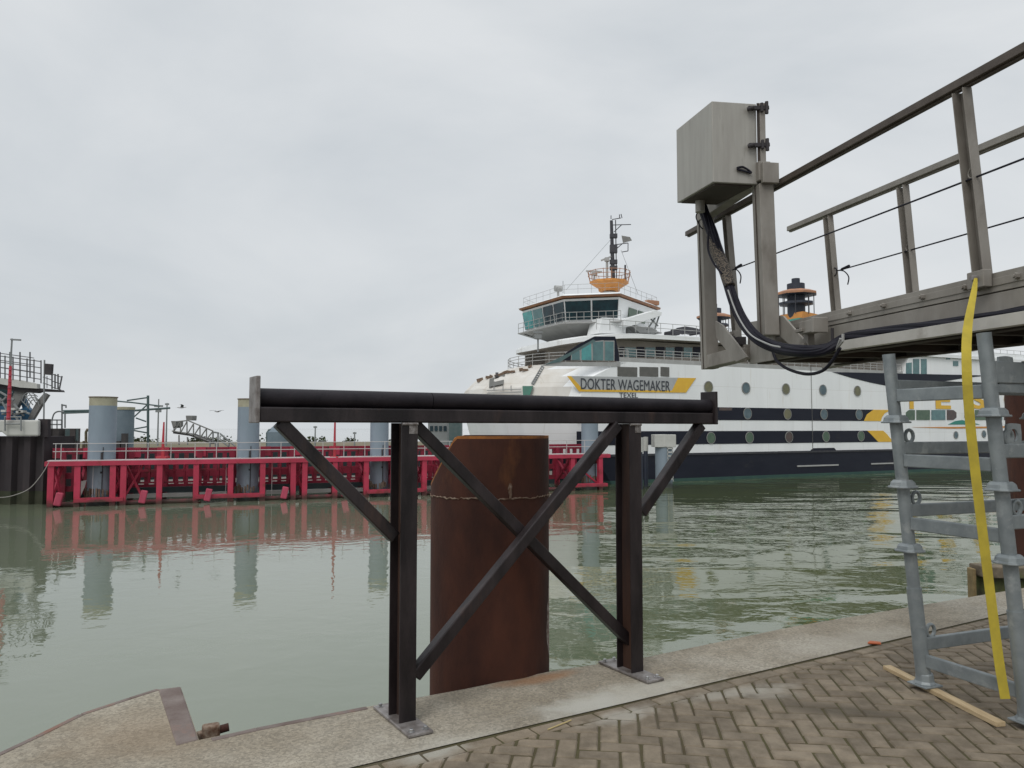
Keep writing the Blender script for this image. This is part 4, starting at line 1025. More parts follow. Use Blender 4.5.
mb = MB(); mb.box(V((g.x, g.y, zt_ - .55)), r * 2.5, r * 2.2, 1.1); mb.build('cap_box', 'white_block', t, bevel=.04)
mb = MB(); xx = g.x + r * .55; yy = g.y - r - .08
for s_ in (-.22, .22): mb.bar(V((xx + s_, yy, .6)), V((xx + s_, yy, zt_ - 1)), .05)
z = .8
while z < zt_ - 1: mb.bar(V((xx - .25, yy, z)), V((xx + .25, yy, z)), .05, .10); z += .33
mb.build('ladder', 'white_block', t)

# ================================================================= FERRY
sP = V((19.65, 77.0, 0)); su = V((19.5, 10.0, 0)).normalized(); sn = V((-su.y, su.x, 0))
def S(s, t, z): return sP + su * s + sn * t + V((0, 0, z))
def SP(px, py, t=0.0):
    p = onplane(px, py, sP + sn * t, sn); return (p - sP).dot(su), p.z
Rs = Matrix((su, sn, V((0, 0, 1)))).transposed()
ferry = thing('ferry', S(30, 10, 0), 'large white ferry with dark stripes and rows of portholes', 'ferry')
CT = 10.0; STERN = 96.0
def bowf(z):
    tab = [(-2, -17), (0, -18.3), (2.8, -20.2), (8, -21.7), (9, -21.3), (10, -20.2), (10.8, -18.4), (11.45, -16.2), (20, -16.2)]
    for (z0, f0), (z1, f1) in zip(tab[:-1], tab[1:]):
        if z <= z1: return f0 + (f1 - f0) * (z - z0) / (z1 - z0)
def outline_at(z, inset=0.0, fwd=0.0):
    f = bowf(z) + fwd; pts = []
    ts = [0, .25, .6, 1.1, 1.8, 2.8, 4, 5.5, 7.5, 10]
    near = [(f + 6.6 * (abs(t - CT) / CT) ** 2.3, t) for t in ts]
    side = [(STERN, 0), (60, 0), (40, 0), (25, 0), (10, 0), (0, 0), (-6, 0), (-11, 0)]
    near = [(s, t) for s, t in near]
    allp = side + near
    far = [(s, 2 * CT - t) for s, t in reversed(allp[:-1])]
    allp = allp + far
    return [(s, CT + (t - CT) * (1 - inset / CT)) for s, t in allp]
levels = [-2, .30, 2.75, 3.6, 4.9, 6.0, 7.3, 8.0, 9.0, 10.0, 10.8, 11.45]
# per-face colours: boot topping, dark hull, two navy stripes that begin behind the bow shoulder
mb = MB(); rings = [outline_at(z) for z in levels]; n = len(rings[0])
vs = [S(s, t, z) for z, rg in zip(levels, rings) for s, t in rg]
mb.v = vs
for i in range(len(levels) - 1):
    for k in range(n - 1):
        s_mid = (rings[i][k][0] + rings[i][k + 1][0]) / 2
        m_ = 0
        if i == 0: m_ = 2
        elif i == 1: m_ = 1
        mb.f.append([i * n + k, i * n + k + 1, (i + 1) * n + k + 1, (i + 1) * n + k]); mb.m.append(3 if (m_ == 0 and s_mid < -16.0 and i >= 7) else m_)
mb.f.append([(len(levels) - 1) * n + k for k in range(n)]); mb.m.append(0)
mb.f.append([i * n + (n - 1) for i in range(len(levels))] + [i * n for i in reversed(range(len(levels)))]); mb.m.append(0)
mb.build('hull', ['white_paint', 'navy', 'hull_green', 'white_dirty'], ferry)
def splate(pix, t, th, name, m, par=None, bev=0):
    mb = MB(); mb.prism([S(*(lambda r: (r[0], t, r[1]))(SP(x, y, t))) for x, y in pix], sn * -th); return mb.build(name, m, par or ferry, bevel=bev)
# stripes: flat painted belts on the side
s537 = -13.6
def belt(z0, z1, s0, s1, name, m, t=-.005, th=.03):
    mb = MB(); mb.prism([S(s0, t, z0), S(s1, t, z0), S(s1, t, z1), S(s0, t, z1)], sn * -th); return mb.build(name, m, ferry)
sA0 = SP(863.5, 420)[0]; sA1 = SP(873, 407)[0]; sB0 = SP(867, 431)[0]; sB1 = SP(878, 443)[0]
for (z0, z1, sa, sb) in ((6.0, 7.3, sA0, sA1), (3.6, 4.9, sB1, sB0)):
    mb = MB(); mb.prism([S(-15.5, -.005, z0), S(sa, -.005, z0), S(sb, -.005, z1), S(-15.5, -.005, z1)], sn * -.03); mb.build('navy_stripe', 'navy', ferry)
    if z0 > 5: q = [(sa, z0), (sa + 2.9, z0), (sa + 3.1, z0 + .45), (sa + 3.6, z0 + .9), (sb + 3.0, z1), (sb, z1), (sa + .55, z0 + .75)]
    else: q = [(sa, z0), (sa + 2.7, z0), (sa + 2.1, z0 + .4), (sa + 1.6, z0 + .85), (sb + 2.7, z1), (sb, z1), (sa - 1.0, z0 + .75)]
    mb = MB(); mb.prism([S(s, -.005, z) for s, z in q], sn * -.04); mb.build('yellow_chevron', 'yellow_mark', ferry)
# hull plating details
mb = MB(); mb.prism([S(s, -.01, z) for s, z in ((SP(810, 450)[0], 2.75), (SP(836, 450)[0], 2.75), (SP(834, 450)[0], 3.02), (SP(813, 450)[0], 3.02))], sn * -.02); mb.build('belting_step', 'navy', ferry)
belt(1.05, 1.20, SP(797, 470)[0], SP(838, 470)[0], 'rubbing_strake', 'ship_grey', th=.10)
belt(1.05, 1.20, SP(871, 468)[0], SP(893, 468)[0], 'rubbing_strake', 'ship_grey', th=.10)
belt(2.55, 2.75, -14, 90, 'belting', 'mast_dark', th=.10)
a_, z_ = SP(811, 376); mb = MB(); mb.bar(S(a_, -.02, 12), S(a_, -.02, 2.8), .05, .05); mb.build('hull_pipe', 'louvre', ferry)
# portholes
def porthole(px, py, m, r=.58, name='porthole'):
    s, z = SP(px, py, -.05); t = -.035; mb = MB(); n = 20
    def ring(rad, tt): return [S(s + rad * math.cos(2 * math.pi * k / n), tt, z + rad * 1.05 * math.sin(2 * math.pi * k / n)) for k in range(n)]
    mb.loft([ring(r, t), ring(r, t - .05), ring(r - .07, t - .05)], 1, True, False); mb.add(ring(r - .07, t - .03), [tuple(range(n))], 0)
    return mb.build(name, [m, 'port_rim'], ferry)
for (x, y, m) in ((708.5, 387, 'port_olive'), (746, 388, 'port_blue'), (786, 389, 'port_olive'), (823, 390, 'port_blue'), (857.5, 391, 'port_olive'),
                  (747.5, 413.5, 'port_blue'), (787.5, 414, 'port_olive'), (824, 414.2, 'port_blue'), (859, 414.5, 'port_blue'),
                  (711, 438, 'port_green'), (749.5, 437.5, 'port_green'), (789, 437, 'port_brown'), (826, 436.5, 'port_green'), (861, 436, 'port_green')):
    porthole(x, y, m)
for (x, y) in ((956, 435), (969.5, 434.5), (984, 434), (998, 434)): porthole(x, y, 'port_blue', .45)
for px in (672, 632): porthole(px, 413, 'port_green')
# wide lounge windows amidships
for grp in ((905, 915.5, 930.5, 946, 957), (963.5, 974, 989, 1003, 1013)):
    for i in range(4):
        x0, x1 = grp[i] + .8, grp[i + 1] - .8; pix = [(x0, 410), (x1, 410), (x1, 420), (x0, 420)]
        if i == 0: pix = [(x0 + 3, 410), (x1, 410), (x1, 420), (x0 + 3, 420), (x0, 417.5), (x0, 412.5)]
        if i == 3: pix = [(x0, 410), (x1 - 3, 410), (x1, 412.5), (x1, 417.5), (x1 - 3, 420), (x0, 420)]
        splate(pix, -.01, .04, 'lounge_window', ['port_green', 'port_green', 'glass_teal', 'port_brown'][i])
splate([(948, 424.5), (955, 421), (962, 420), (970, 422), (980, 424.5)], -.01, .03, 'green_emblem', 'green_mark')
splate([(912, 427.2), (995, 426.4), (1022, 425.5), (1022, 427), (995, 428.2), (950, 428.6)], -.01, .03, 'orange_line', 'orange')
# dark sweep under the upper deck
splate([(832, 372), (990, 375.5), (965, 378), (940, 382), (915, 387.5), (895, 387.5), (870, 382.5), (850, 377.5)], -.01, .03, 'navy_sweep', 'navy')
# lettering
def text(body, s0, z0, width, h, m, name, t=-.06, bold=.0):
    cu = bpy.data.curves.new(name, 'FONT'); cu.body = body; cu.size = 1; cu.extrude = .012; cu.offset = bold; cu.resolution_u = 4
    cu.materials.append(MATS[m]); o = bpy.data.objects.new(name, cu); COL.objects.link(o)
    bpy.context.view_layer.update(); dx, dy = o.dimensions.x, o.dimensions.y
    sx = width / dx; sy = h / dy
    bb = [V(c_) for c_ in o.bound_box]; mnx = min(c_.x for c_ in bb); mny = min(c_.y for c_ in bb)
    M = Matrix((su, V((0, 0, 1)), su.cross(V((0, 0, 1))))).transposed().to_4x4()
    o.parent = ferry
    loc = S(s0, t, z0) - wloc(ferry) - su * (mnx * sx) - V((0, 0, mny * sy))
    me = bpy.data.meshes.new_from_object(o); T = M @ Matrix.Diagonal((sx, sy, 1, 1)); me.transform(T)
    bpy.data.objects.remove(o); me.name = name
    o2 = bpy.data.objects.new(name, me); COL.objects.link(o2); o2.parent = ferry; o2.location = loc
    return o2
splate([(567, 376), (696, 378), (686, 392.5), (579, 391.5)], -.012, .03, 'name_board', 'grey_panel')
splate([(567, 376), (571, 376.1), (583, 389.5), (676, 390.6), (674, 392.6), (579, 391.6)], -.05, .012, 'orange_border', 'yellow_mark')
splate([(678, 377.8), (696, 378), (686, 392.6), (671, 392.6)], -.05, .014, 'orange_flash', 'yellow_mark')
s0, zz = SP(580.5, 389.2); s1, zt2 = SP(669.5, 380.6)
text('DOKTER WAGEMAKER', s0, zz, s1 - s0, zt2 - zz - .05, 'letter_dark', 'name_lettering', -.075, .0)
s0, zz = SP(619, 397.5); s1, zt2 = SP(637.5, 393); text('TEXEL', s0, zz, s1 - s0, zt2 - zz, 'letter_dark', 'port_lettering', -.06)
for ch, x0, x1 in (('T', 903, 919), ('E', 935.5, 950), ('S', 971, 985), ('O', 1004, 1019)):
    s0, zz = SP(x0, 408.8); s1, zt2 = SP(x1, 391.5); text(ch, s0, zz, s1 - s0, zt2 - zz, 'yellow_mark', 'side_lettering', -.06, .03)
# louvres
for x0, x1 in ((617.5, 637), (639.5, 658), (660.5, 669)):
    f_ = splate([(x0, 366.8), (x1, 367.3), (x1, 376.8), (x0, 376.2)], -.01, .05, 'louvre', 'louvre')
# gallery deck and railing
ZD = 11.45
sG0 = SP(618, 360)[0]; sG1 = SP(903, 372)[0]
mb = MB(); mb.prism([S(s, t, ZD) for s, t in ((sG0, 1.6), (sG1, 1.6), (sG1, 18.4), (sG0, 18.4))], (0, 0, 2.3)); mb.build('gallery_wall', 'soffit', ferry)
wl = [(619.5, 624), (636.5, 644), (656, 664.5), (675, 682.5), (693, 700)]
for x0, x1 in wl: splate([(x0, 346.8), (x1, 346.9), (x1, 357), (x0, 356.8)], 1.58, .05, 'gallery_door', 'navy')
tl = [(625, 635.5), (645, 655), (665.5, 674), (683.5, 692), (701, 709)]
for x0, x1 in tl: splate([(x0, 347.5), (x1, 347.6), (x1, 357), (x0, 356.8)], 1.57, .05, 'gallery_window', 'glass_teal')
mb = MB(); mb.prism([S(s, t, ZD) for s, t in ((sG0, .02), (sG1, .02), (sG1, .14), (sG0, .14))], (0, 0, .42)); mb.build('bulwark', 'ship_grey', ferry)
mb = MB(); s = sG0
while s < sG1: mb.bar(S(s, .08, ZD), S(s, .08, ZD + 1.25), .06); s += 1.1
for z in (1.25, .95, .7): mb.bar(S(sG0, .08, ZD + z), S(sG1, .08, ZD + z), .05, .06)
mb.build('gallery_railing', 'ship_grey', ferry)
s = sG0 + .4
# roof slab sweeping down toward the bow
st = [(-13.95, 2.5, 13.8), (-13.75, 4.4, 13.85), (-13.3, 6.0, 13.9), (-12.6, 7.5, 13.98), (-11.5, 8.8, 14.05), (-10, 9.6, 14.15), (-8, 10, 14.22), (0, 10, 14.3), (20, 10, 14.3), (STERN - 10, 10, 14.3)]
mb = MB(); rings = []
for (s, hw, z) in st:
    th = .42
    rings.append([S(s, CT - hw - .02, z - th), S(s, CT - hw - .02, z), S(s, CT - hw * .9, z + .15), S(s, CT + hw * .9, z + .15), S(s, CT + hw + .02, z), S(s, CT + hw + .02, z - th)])
mb.loft(rings); 
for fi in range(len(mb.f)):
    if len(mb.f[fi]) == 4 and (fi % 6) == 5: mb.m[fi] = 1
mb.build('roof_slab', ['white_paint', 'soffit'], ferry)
# front lounge under the roof slab: dark recess wall
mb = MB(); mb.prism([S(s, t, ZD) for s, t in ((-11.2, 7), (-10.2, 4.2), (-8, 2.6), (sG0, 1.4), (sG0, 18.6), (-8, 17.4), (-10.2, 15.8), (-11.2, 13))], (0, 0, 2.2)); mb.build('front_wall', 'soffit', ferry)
# navy frame and side windows of the front stair
splate([(560, 358.5), (567, 352), (579, 344), (594.5, 336.4), (615, 336.6), (618.5, 353), (619, 361), (612, 361), (556, 360.5)], -.02, .05, 'navy_frame', 'navy')
splate([(545, 364.5), (571, 352), (586, 343.5), (593, 339.5), (596, 341), (575, 352.5), (560, 362)], -.08, .04, 'frame_edge', 'frame_teal')
for pix in ([(571.5, 359.8), (572, 354.5), (579.5, 350.2), (579.8, 360)], [(581.5, 360), (581.5, 349.2), (591, 343.5), (591.5, 360.2)], [(593, 360.3), (593, 342.2), (603, 341.2), (603, 360.4)], [(605, 360.4), (605, 341.4), (613.5, 341.6), (613.5, 360.5)]):
    w_ = splate([(pix[0][0] - .8, pix[0][1] + .5), (pix[1][0] - .8, pix[1][1] - .8), (pix[2][0] + .8, pix[2][1] - 1), (pix[3][0] + .8, pix[3][1] + .5)], -.09, .02, 'stair_window', 'ship_grey')
    splate(pix, -.12, .02, 'pane', 'glass_turq' if pix[0][0] in (581.5,) else 'glass_teal', w_)
splate([(550, 362), (620, 362), (620, 366.5), (540, 366)], -.01, .05, 'sill_band', 'ship_grey')
# bow: railing along the upper visor, rusty lashing gear, ladder, green locker, dark patch
mb = MB(); P = []
for (s, t) in [(s, t) for s, t in outline_at(11.45, .1)][8:26]: P.append(S(s, t, 11.45))
for z in (.45, .8, 1.1): mb.tube([p + V((0, 0, z)) for p in P], .035, 5)
for i, p in enumerate(P): mb.tube([p, p + V((0, 0, 1.1))], .035, 5)
mb.build('bow_railing', 'ship_grey', ferry)
def vis(px, py):           # nearest point of the raked visor for a sight line: march along the ray
    d = ray(px, py); k = 60.0
    while k < 110:
        p = V((0, 0, EYE)) + d * k; r_ = p - sP; s, t = r_.dot(su), r_.dot(sn)
        if 0 <= t <= 20 and p.z < 11.5:
            f = bowf(p.z) + 6.6 * (abs(t - CT) / CT) ** 2.3
            if s > f: return p
        k += .05
    return None
def visplate(pix, name, m, off=.12):
    pts = [vis(*p) for p in pix]
    if any(p is None for p in pts): return
    back = V((0, 0, EYE)); mid = sum(pts, V()) / len(pts); nrm = (back - mid).normalized()
    mb = MB(); mb.prism([p + nrm * off for p in pts], -nrm * (off + .2)); mb.build(name, m, ferry)
visplate([(489.5, 379), (505, 374), (503, 384), (489, 387)], 'grey_patch', 'louvre', .35)
mb = MB()
for x, y in ((476, 379), (480, 379.5), (488, 377), (491, 376), (497, 375), (501, 374), (505, 372), (509, 371.5), (513, 371), (521, 369), (525, 369.5), (530, 366)):
    p = vis(x, y + 1.5)
    if p is not None:
        mb = MB(); mb.box(p + V((0, -.1, .1)), random.uniform(.3, .7), .3, random.uniform(.15, .35), Matrix.Rotation(random.uniform(-.5, .5), 3, 'Y')); mb.build('lashing_gear', 'rust_pale', ferry)
mb = MB()
for (x, y), (x2, y2) in (((496.5, 377), (505, 373)), ((502, 374), (502, 369)), ((497, 378), (497, 374)), ((475, 381), (475.5, 376.5))):
    p, q = vis(x, y), vis(x2, y2)
    if p is not None and q is not None: mb.bar(p - V((0, .2, 0)), q - V((0, .2, 0)), .3, .3)
mb.build('winch', 'link_dark', ferry)
mb = MB(); prev = None
for i in range(9):
    x, y = 541.5 - i * 1.25, 366.5 + i * 2.1; p = vis(x, y); q = vis(x + 2.2, y + 1)
    if p is None or q is None: continue
    mb.bar(p - V((0, .15, 0)), q - V((0, .15, 0)), .08, .12)
    if prev: mb.bar(prev[0], p - V((0, .15, 0)), .06); mb.bar(prev[1], q - V((0, .15, 0)), .06)
    prev = (p - V((0, .15, 0)), q - V((0, .15, 0)))
mb.build('stair_ladder', 'mast_grey', ferry)
visplate([(522.5, 386), (533, 386), (530, 395), (523, 395)], 'green_locker', 'stair_green', .5)
mb = MB()
for y in (389.5, 392.5):
    pp = [vis(x, y - (x - 490) * .04 + 1) for x in (487, 495, 504, 512, 521)]
    if all(p is not None for p in pp): mb.tube([p - V((0, .3, 0)) for p in pp], .05, 5)
for x in (494, 503, 511):
    p = vis(x, 391); 
    if p is not None: mb.tube([p - V((0, .3, 0)), p + V((0, -.3, .5))], .05, 5)
mb.build('bow_rail', 'ship_grey', ferry)

# bridge
def BP(px, py, s=None): pass
poly = [(-13.5, 5.5), (-9.3, 1.9), (-.4, 7.2), (-.4, 12.8), (-9.3, 18.1), (-13.5, 14.5)]
bc = (-6.8, 10)
def sc(k, z, dz=0): return [S(bc[0] + (s - bc[0]) * k, bc[1] + (t - bc[1]) * k, z) for s, t in poly]
mb = MB(); mb.loft([sc(1.02, 18.10), sc(1.03, 18.16), sc(1.03, 18.28)], 1, True, True); mb.loft([sc(1.045, 18.285), sc(.98, 18.5), sc(.5, 18.9)], 0, True, True); mb.build('bridge_roof', ['white_paint', 'orange_brown'], ferry)
mb = MB(); mb.loft([sc(.93, 15.75), sc(.985, 18.0)], 0, True, True); mb.loft([sc(.93, 15.45), sc(.97, 15.55), sc(.97, 15.75)], 1, True, True); br = mb.build('bridge_body', ['white_paint', 'ship_grey'], ferry)
mb = MB(); mb.loft([sc(.55, 14.1), sc(.62, 14.5), sc(.93, 15.45)], 0, True, True); mb.build('bridge_pedestal', 'ship_grey', ferry)
mb = MB(); mb.loft([sc(.97, 15.45), sc(1.05, 15.50), sc(1.05, 15.58), sc(.97, 15.6)], 0, True, False)
P = sc(1.04, 15.6)
mb.build('catwalk', 'ship_grey', ferry)
mb = MB()
for a_, b_ in ((0, 1), (5, 0)):
    for z in (.5, 1.0): mb.tube([P[a_] + V((0, 0, z)), P[b_] + V((0, 0, z))], .03, 5)
    for k in range(9): q = P[a_].lerp(P[b_], k / 8); mb.tube([q, q + V((0, 0, 1.0))], .03, 5)
mb.build('catwalk_railing', 'ship_grey', ferry)
# windows: panes on the leaning facets
lo, hi = sc(.945, 15.95), sc(.985, 17.78)
def facet(i, j, n, names='bridge_window', m='glass_dark', u0=0, u1=1, pad=.06, zlo=0, zhi=1, mats_=None):
    for k in range(n):
        ua, ub = u0 + (u1 - u0) * (k + pad) / n, u0 + (u1 - u0) * (k + 1 - pad) / n
        def pt(u, v): return lo[i].lerp(lo[j], u).lerp(hi[i].lerp(hi[j], u), v)
        q = [pt(ua, zlo), pt(ub, zlo), pt(ub, zhi), pt(ua, zhi)]
        nr = (q[1] - q[0]).cross(q[3] - q[0]).normalized(); cen = S(bc[0], bc[1], 16.8)
        if nr.dot(q[0] - cen) < 0: nr = -nr
        mb = MB(); mb.prism([p + nr * .01 for p in q], nr * .04); mb.build(names, mats_[k] if mats_ else m, br)
facet(0, 1, 2, pad=.03); facet(5, 0, 4, pad=.06, mats_=['glass_turq', 'glass_teal', 'glass_dark', 'glass_dark']); facet(1, 2, 2, u0=.22, u1=.70, pad=.08, zlo=.12, zhi=.75, m='port_green'); facet(4, 5, 2, pad=.04); facet(3, 4, 3, u0=.2)
# roof railing and lamps
mb = MB(); P = sc(.97, 18.5); 
for i in range(6):
    a_, b_ = P[i], P[(i + 1) % 6]
    for z in (.5, .95): mb.tube([a_ + V((0, 0, z)), b_ + V((0, 0, z))], .018, 5)
    nn_ = max(2, int((b_ - a_).length / 1.3))
    for k in range(nn_): q = a_.lerp(b_, k / nn_); mb.tube([q - V((0, 0, .1)), q + V((0, 0, .95))], .018, 5)
mb.build('roof_railing', 'ship_grey', ferry)
c = S(-13.0, 7.4, 18.5); mb = MB(); mb.tube([c, c + V((0, 0, .7))], .12, 8); mb.tube([c + V((-.35, -.1, .9)), c + V((.35, .1, .9))], .32, 12); mb.build('searchlight', 'ship_grey', ferry, smooth=True)
mb = MB(); c = S(-1.6, 6.8, 18.5); mb.box(c + V((0, 0, .2)), 1.6, .6, .5, Rs); mb.build('life_ring_rack', 'orange_brown', ferry, bevel=.1)
# bridge-side white fins / embarkation chute
def P3(px, py, t): s, z = SP(px, py, t); return S(s, t, z)
def splate2(pix, t, th, name, m, bev=.05):
    mb = MB(); mb.prism([P3(x, y, t) for x, y in pix], sn * th); return mb.build(name, m, ferry, bevel=bev)
splate2([(602, 317.5), (626, 318), (626, 333.5), (598, 333.5)], 2.2, 2.0, 'stair_house', 'white_paint')
splate2([(625, 319), (655, 310), (662, 312), (661.5, 315.5), (630, 326.5), (625.5, 325.5)], 1.0, 1.8, 'escape_chute', 'white_paint')
splate2([(632, 326), (650, 327), (657.5, 330), (656, 332.5), (640, 333)], 2.0, 1.0, 'escape_chute', 'ship_grey')
mb = MB()
for (p, q) in (((650, 318), (658, 326)), ((659, 316), (655, 329)), ((655, 318), (647, 330))): mb.bar(P3(*p, 1.5), P3(*q, 1.5), .12)
mb.build('chute_stay', 'mast_grey', ferry)
# roof-deck railing
mb = MB(); s = -13
while s < STERN - 12: mb.tube([S(s, .4, 14.4), S(s, .4, 15.45)], .03, 5); s += 1.5
for z in (14.95, 15.45): mb.tube([S(-13, .4, z), S(STERN - 12, .4, z)], .03, 5)
mb.build('roof_deck_railing', 'ship_grey', ferry)
# radar post at the roof's fore edge
c = P3(538, 352, 6); mb = MB(); mb.tube([c, c + V((0, 0, 1.4))], .08, 6); mb.box(c + V((0, 0, 1.5)), .7, .5, .4); mb.box(c + V((0, 0, 1.95)), .9, .15, .2); mb.build('horn_post', 'mast_grey', ferry)
# dark machinery on the roof deck
mb = MB()
for i, (x, y, w, h) in enumerate(((672, 333.5, 9, 4), (678, 331.5, 8, 5), (684, 330.5, 9, 6), (690, 331, 9, 5), (697, 332, 10, 5), (706, 333, 12, 4))):
    p = P3(x, y, 6); mb.box(p, w * .11, 1.6, h * .11, Rs @ Matrix.Rotation(random.uniform(-.3, .3), 3, 'Y'))
mb.build('roof_machinery', 'mast_dark', ferry, bevel=.1)
# mast on its orange basket
mc = S(-4.96, 10, 0); mz = lambda y: EYE + (428 - y) / F * mc.y
mb = MB(); hexr = 8
mb.lathe(mc, [(.7, 18.6), (.7, mz(291))], 12); mb.build('mast_pedestal', 'ship_grey', ferry, smooth=True)
mb = MB(); mb.lathe(mc, [(1.15, mz(290.5)), (1.2, mz(288)), (2.15, mz(282.5)), (2.15, mz(280.5))], 8); mb.build('mast_basket', 'orange', ferry)
mb = MB()
for z in (mz(275), mz(271)): mb.tube([mc + V((2.3 * math.cos(k * math.pi / 8), 2.3 * math.sin(k * math.pi / 8), z)) for k in range(17)], .035, 5)
for k in range(16): mb.tube([mc + V((2.1 * math.cos(k * math.pi / 8), 2.1 * math.sin(k * math.pi / 8), mz(281))), mc + V((2.35 * math.cos(k * math.pi / 8), 2.35 * math.sin(k * math.pi / 8), mz(270.5)))], .035, 5)
mb.build('basket_railing', 'orange_brown', ferry)
xm = mc + V((.45, 0, 0)); zt_ = mz(218)
mb = MB(); mb.tube([V((xm.x, xm.y, mz(281))), V((xm.x - .15, xm.y, zt_))], [.24, .17], 8)
def mm(px, py): return ony(px, py, mc.y)
for y in (236, 247, 251, 262, 268): mb.box(mm(613.5, y), .8, .5, .45)
mb.tube([mm(615.5, 220), mm(616.5, 280)], .06, 5)
mm_ = mb.build('mast', 'mast_dark', ferry, smooth=False)
mb = MB()
for p, q in (((612, 219.5), (621, 218)), ((613, 225), (631, 224.5)), ((613, 245), (628, 243)), ((628, 243), (628, 251)), ((622, 252), (628, 251)), ((614, 232), (622, 224.5)), ((614, 251), (622, 244)), ((619.5, 218.5), (619.5, 214.5)), ((611, 219), (611, 215.5)), ((622, 218), (621, 214))): mb.tube([mm(*p), mm(*q)], .05, 5)
mb.build('mast_arm', 'mast_dark', mm_)
for y in range(222, 280, 4): pass
mb = MB(); mb.prism([mm(621.5, 235.5), mm(623, 243), mm(632, 240.5), mm(630, 237)], (0, .03, 0)); mb.build('pennant', 'link_grey', ferry)
mb = MB(); mb.tube([mm(607, 281), mm(607, 261)], .14, 8); mb.box(mm(607, 259.5), .5, .5, .4); mb.bar(mm(601, 260.5), mm(611.5, 256.5), .2, .16); mb.build('radar', 'ship_grey', ferry)
mb = MB(); mb.tube([mm(594.5, 281), mm(594.5, 274)], .10, 8); mb.box(mm(594.5, 273), .6, .4, .5); mb.bar(mm(586, 271), mm(602, 271.8), .2, .16); mb.build('radar', 'ship_grey', ferry)
mb = MB(); mb.tube([mm(625.2, 282), mm(625.2, 265)], .10, 8); mb.build('signal_post', 'mast_dark', ferry)
mb = MB(); mb.tube([mm(612, 238), P3(566, 290, 8)], .02, 4); mb.tube([mm(621, 250), P3(638, 294, 8)], .02, 4); mb.tube([mm(563, 281), mm(563, 293)], .03, 4); mb.build('stay_wire', 'mast_grey', ferry)
# funnels
def funnel(px, t, ydisc, label):
    s, z = SP(px, ydisc, t); c = S(s, t, 0)
    k = F / c.y
    mb = MB(); mb.lathe(c, [(.95, 14.3), (.95, z + 1.3), (.5, z + 1.35)], 16); mb.lathe(c, [(.45, z + 1.3), (.45, z + 1.9)], 12); fn_ = mb.build('funnel', 'funnel_dark', ferry, smooth=True)
    mb = MB(); mb.lathe(c, [(.95, z + .02), (2.3, z + .02), (2.3, z + .25), (1.5, z + .55), (.95, z + .6)], 8, 0, False); mb.build('orange_collar', 'orange_brown', fn_)
    mb = MB(); mb.lathe(c, [(.95, z - .10), (2.25, z - .02), (2.25, z + .015), (.95, z + .015)], 8, 0, False); mb.lathe(c, [(.95, z - 1.15), (1.9, z - 1.05), (1.9, z - .8), (.95, z - .65)], 8, 0, False); mb.build('dark_collar', 'funnel_dark', fn_)
    for j in range(8): a = j * math.pi / 4 + .39; mb = MB(); mb.tube([c + V((1.85 * math.cos(a), 1.85 * math.sin(a), z - 2.3)), c + V((1.85 * math.cos(a), 1.85 * math.sin(a), z))], .05, 5); mb.build('collar_stay', 'mast_dark', fn_)
    mb = MB(); zz = z - 2.6
    mb.prism([S(s - 1.0, t - 1.6, zz - .2), S(s + 3.6, t - 1.6, zz - .2), S(s + 3.4, t - 1.6, zz + .2), S(s - .4, t - 1.6, zz + .55), S(s - .8, t - 1.6, zz + .55)], sn * 3.2); mb.build('orange_fairing', 'orange', fn_)
    mb = MB(); mb.prism([S(s - 2.0, t - 1.62, zz - 1.5), S(s + 3.8, t - 1.62, zz - 1.5), S(s + 3.6, t - 1.62, zz - .2), S(s - 1.3, t - 1.62, zz - .2)], sn * 3.24); mb.build('green_fairing', 'green_mark', fn_)
    mb = MB(); mb.box(S(s, t, (14.3 + zz - 1.2) / 2), 6, 3.0, zz - 1.2 - 14.3, Rs); mb.build('funnel_casing', 'white_paint', fn_)
funnel(796, 1.8, 295.5, ''); funnel(714, 17.5, 318.5, '')
# midship upper block seen under the gangway
mb = MB(); s0 = SP(904, 370)[0]
mb.prism([S(s0, .3, 11.4), S(s0 + 40, .3, 11.4), S(s0 + 40, .3, 14.9), S(s0 + 2.0, .3, 14.9)], sn * 18); mb.build('lounge_block', 'white_paint', ferry)
for pix in ([(906, 363), (911.5, 362.5), (911.5, 374), (906, 374)], [(913, 359), (919, 359), (919, 374.5), (913, 374.5)], [(921, 359), (926.5, 359), (926.5, 374.7), (921, 374.7)], [(946, 356.5), (950, 356.5), (950, 359.5), (946, 359.5)], [(953, 361), (958, 361), (958, 366), (953, 366)]):
    splate(pix, .29, .05, 'lounge_pane', 'glass_teal')
# draught patch / brown mark
splate([(719, 407.5), (732, 407.5), (732, 410.5), (719, 410.5)], -.04, .01, 'brown_mark', 'port_brown')

